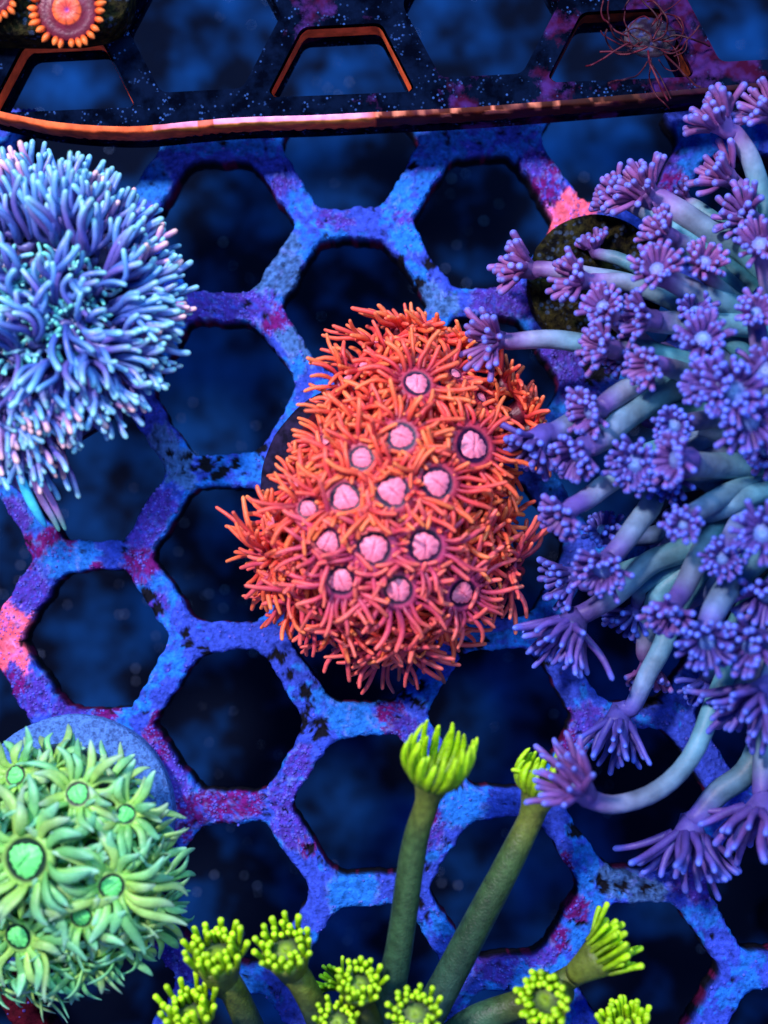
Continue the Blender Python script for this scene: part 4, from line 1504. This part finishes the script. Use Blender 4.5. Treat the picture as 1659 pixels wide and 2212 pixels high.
def build_yellow():
    hb = 0.004
    col = Colony("yellow_green_flowerpot_coral", W(860, 2380, 0.0), "fluorescent yellow-green coral polyps on long olive stalks over the rack", "coral", M["yellow"])
    f = dome(880, 2420, 340, 200, 0.012, 0.0)
    V, F, C = mound_mesh(f, 880, 2420, 320, 180, 0.0, lin(40, 52, 40), 43, 10, 40)
    col.part("coral_base", V, F, C)
    Z = lambda zx, zy, *h: (329.2 + zx * 0.6944, 1508.7 + zy * 0.6944) + h
    PET = dict(YELLOW, prof="petal", wig=0.08, flat=0.8)
    heads = [
        (Z(872, 255, .022), 76, 24, 40, 104, 18, [Z(812, 470, .017), Z(770, 760, .012), Z(742, 920, .009), Z(735, 1090, .006)], PET, dict(align=0.85, spread=(22, 42), rt=8.8, rs=25, bendout=-0.95, cup=1.0, inner=False, lenvar=0.3, disc=False)),
        (Z(1205, 290, .016), 104, 14, 40, 84, 14, [Z(1100, 530, .014), Z(1000, 720, .012), Z(890, 930, .009), Z(800, 1090, .006)], PET, dict(align=0.85, spread=(25, 45), rt=10, rs=28, bendout=-1.2, cup=1.2, inner=False, disc=False)),
        (Z(200, 800, .017), 95, 42, 58, 66, 28, [Z(240, 890, .013), Z(280, 970, .010), Z(330, 1090, .006)], YELLOW, dict(spread=(0, 16), rt=7.6, rs=24, cup=1.6)),
        (Z(415, 785, .017), 100, 48, 56, 54, 28, [Z(455, 870, .013), Z(510, 970, .010), Z(570, 1090, .006)], YELLOW, dict(spread=(0, 16), rt=7.6, rs=25, cup=1.6)),
        (Z(645, 890, .018), 85, 50, 46, 46, 26, [Z(665, 970, .013), Z(690, 1090, .006)], YELLOW, dict(spread=(0, 16), rt=6.8, rs=24, cup=1.6)),
        (Z(1225, 935, .020), 170, 58, 54, 40, 30, [Z(1130, 955, .012), Z(1000, 1010, .010), Z(900, 1090, .006)], YELLOW, dict(spread=(6, 26), rt=8, rs=28, cup=1.2)),
        (Z(1395, 800, .015), 38, 12, 48, 88, 26, [Z(1330, 850, .012), Z(1240, 910, .010), Z(1050, 1080, .006)], YELLOW, dict(spread=(0, 30), rt=7.2, rs=23, cup=1.2, lenvar=0.3)),
        (Z(118, 985, .015), 100, 38, 54, 66, 26, [Z(150, 1060, .010), Z(300, 1150, .006)], YELLOW, dict(spread=(0, 16), rt=7.6, rs=22)),
        (Z(818, 985, .020), 95, 54, 52, 44, 28, [Z(820, 1060, .012), Z(820, 1150, .006)], YELLOW, dict(spread=(0, 16), rt=6.8, rs=24)),
        (Z(575, 1010, .017), 95, 54, 46, 40, 24, [Z(600, 1070, .010), Z(650, 1150, .006)], YELLOW, dict(spread=(0, 16), rt=6.6, rs=22)),
        (Z(1470, 1022, .014), 100, 20, 44, 56, 22, [Z(1400, 1080, .010), Z(1150, 1150, .006)], YELLOW, dict(spread=(4, 40), rt=7.4, rs=22)),
        (Z(575, 880, .009), 140, 20, 24, 44, 12, [Z(610, 930, .007), Z(660, 1080, .005)], YELLOW, dict(spread=(6, 44), rt=5.2, rs=14)),
    ]
    for hd, an, el, rr, L, N, way, st, kw in heads:
        kw["rt"] *= 0.84
        stalk(col, hd, an, el, rr * (0.86 if st is YELLOW else 0.95), L * 0.8 if st is YELLOW else L * 0.92, int(N * 1.4) if st is YELLOW else N + 9, way, hb, st, 0, True, **dict(dict(bendout=0.0, jit=0.07, ranks=3), **kw))
    # two free strands peeping out from the half closed head
    for pts in ([(1148, 1705), (1130, 1670), (1118, 1664), (1104, 1663)], [(1255, 1690), (1272, 1678), (1284, 1670)]):
        P = catmull([W(x, y, .017) for x, y in pts], 9)
        V, F, t = tube(P, "finger", 5.5 * S, 7, 1.0, None)
        col.part("tentacle", V, F, ramp(t, YELLOW["tent"](0)))
    col.finish()


build_yellow()

# ---------------------------------------------------------------- button polyps on a mossy tile, upper left


def build_zoa():
    z1 = UT + 0.006
    col = Colony("button_polyp_colony", W(90, -20, UT), "red and orange button polyps on a mossy plug standing on the dark upper rack", "coral", M["zoa"])
    disc_plug("plug", 70, -90, 172, UT, z1, M["moss_plug"], col.root, col.r0, sx=1.28, power=4.0)
    for (px, py, rp, hh) in ((145, 22, 66, z1 + 0.0035), (-24, -26, 60, z1 + 0.003)):
        pos = W(px, py, hh)
        n = nrm([0.05, -0.25, 1])
        r = rp * S * (D - hh) / D
        prof = [(r * 0.02, 0.02 * r), (r * 0.12, 0.10 * r), (r * 0.3, 0.14 * r), (r * 0.46, 0.11 * r), (r * 0.50, 0.07 * r), (r * 0.75, 0.03 * r), (r * 0.97, 0.09 * r), (r * 1.0, 0.0), (r * 0.7, -0.35 * r), (r * 0.45, -0.7 * r)]
        V, F, I = lathe(pos, n, prof, 48)
        pal = [lin(120, 50, 130), lin(220, 80, 70), lin(240, 92, 56), lin(246, 104, 44), lin(110, 30, 46), lin(96, 28, 50), lin(108, 28, 42), lin(96, 24, 36), lin(80, 20, 30), lin(60, 16, 24)]
        C = np.array(pal)[I]
        k = np.arange(len(V)) % 48
        seam = (I >= 1) & (I <= 3) & (k % 5 == 0)
        C[seam] *= 0.45
        C = C * (0.85 + 0.3 * R.rand(len(V)))[:, None]
        pol = col.part("polyp", V, F, C)
        n, a, b = frame(n)
        N = 26
        for q in range(N):
            ph = 2 * math.pi * (q + R.uniform(-.25, .25)) / N
            out = a * math.cos(ph) + b * math.sin(ph)
            p0 = pos + out * r * 0.97 + n * 0.05 * r
            e = math.radians(R.uniform(5, 30) if q % 2 else R.uniform(35, 60))
            P = bend_path(p0, out * math.cos(e) + n * math.sin(e), out, r * R.uniform(0.30, 0.42), 8, 0.1)
            V, F, t = tube(P, "petal", 6.2 * S, 7, 1.0, None)
            C = ramp(t, [(0, lin(170, 50, 40)), (0.35, lin(255, 112, 36)), (1, lin(255, 140, 60))])
            col.tentacle(V, F, C, pol, True)
    col.finish()


build_zoa()

# ---------------------------------------------------------------- mossy plug by the purple coral
pl = disc_plug("frag_plug", 1290, 606, 150, 0.0, 0.005, M["moss_plug"])
pl["label"] = "round olive plug furred with algae, empty, beneath the mauve coral's stalks"
pl["category"] = "frag plug"

# ---------------------------------------------------------------- red thread algae on the upper rack


def build_algae():
    root = thing("thread_algae", W(1400, 90, UT), "tuft of dark red thread algae tangled on the dark upper rack", "algae")
    r0 = np.array(root.location)
    mat = tissue("red algae", scale=700, var=0.4, sss=0.0, rough=0.6)
    V, F, C = mound_mesh(dome(1400, 90, 80, 66, 0.0016, UT), 1400, 90, 58, 44, UT, lin(30, 10, 34), 53, 10, 40)
    V[:, 2] += 0.0015 * (fbm(V[:, 0] * 900, V[:, 1] * 900, 4) - 0.4) + 0.0012
    sp = fbm(V[:, 0] * 1500, V[:, 1] * 1500, 6) > 0.62
    C[sp] = lin(40, 46, 96)
    link("holdfast", make_mesh("holdfast", V - r0, F, mat, C), root)
    for k in range(24):
        a0 = R.uniform(0, 6.28)
        x, y = 1400 + 50 * math.cos(a0) * R.rand(), 90 + 45 * math.sin(a0) * R.rand()
        pts = [W(x, y, UT + 0.003)]
        d = a0
        cv = R.uniform(-0.9, 0.9)
        zz = UT + 0.003
        for s in range(6):
            d += cv + R.normal(0, 0.3)
            st = R.uniform(12, 30)
            x += st * math.cos(d)
            y += st * math.sin(d)
            zz = max(UT + 0.0008, zz + R.normal(0, 0.0011))
            pts.append(W(x, y, zz))
        P = catmull(pts, 26)
        V, F, t = sweep(P, np.full(26, R.uniform(1.0, 2.2) * S), 5)
        C = np.tile(lin(84, 10, 30) * R.uniform(0.35, 1.1), (len(V), 1))
        link("strand", make_mesh("strand", V - r0, F, mat, C), root)


build_algae()
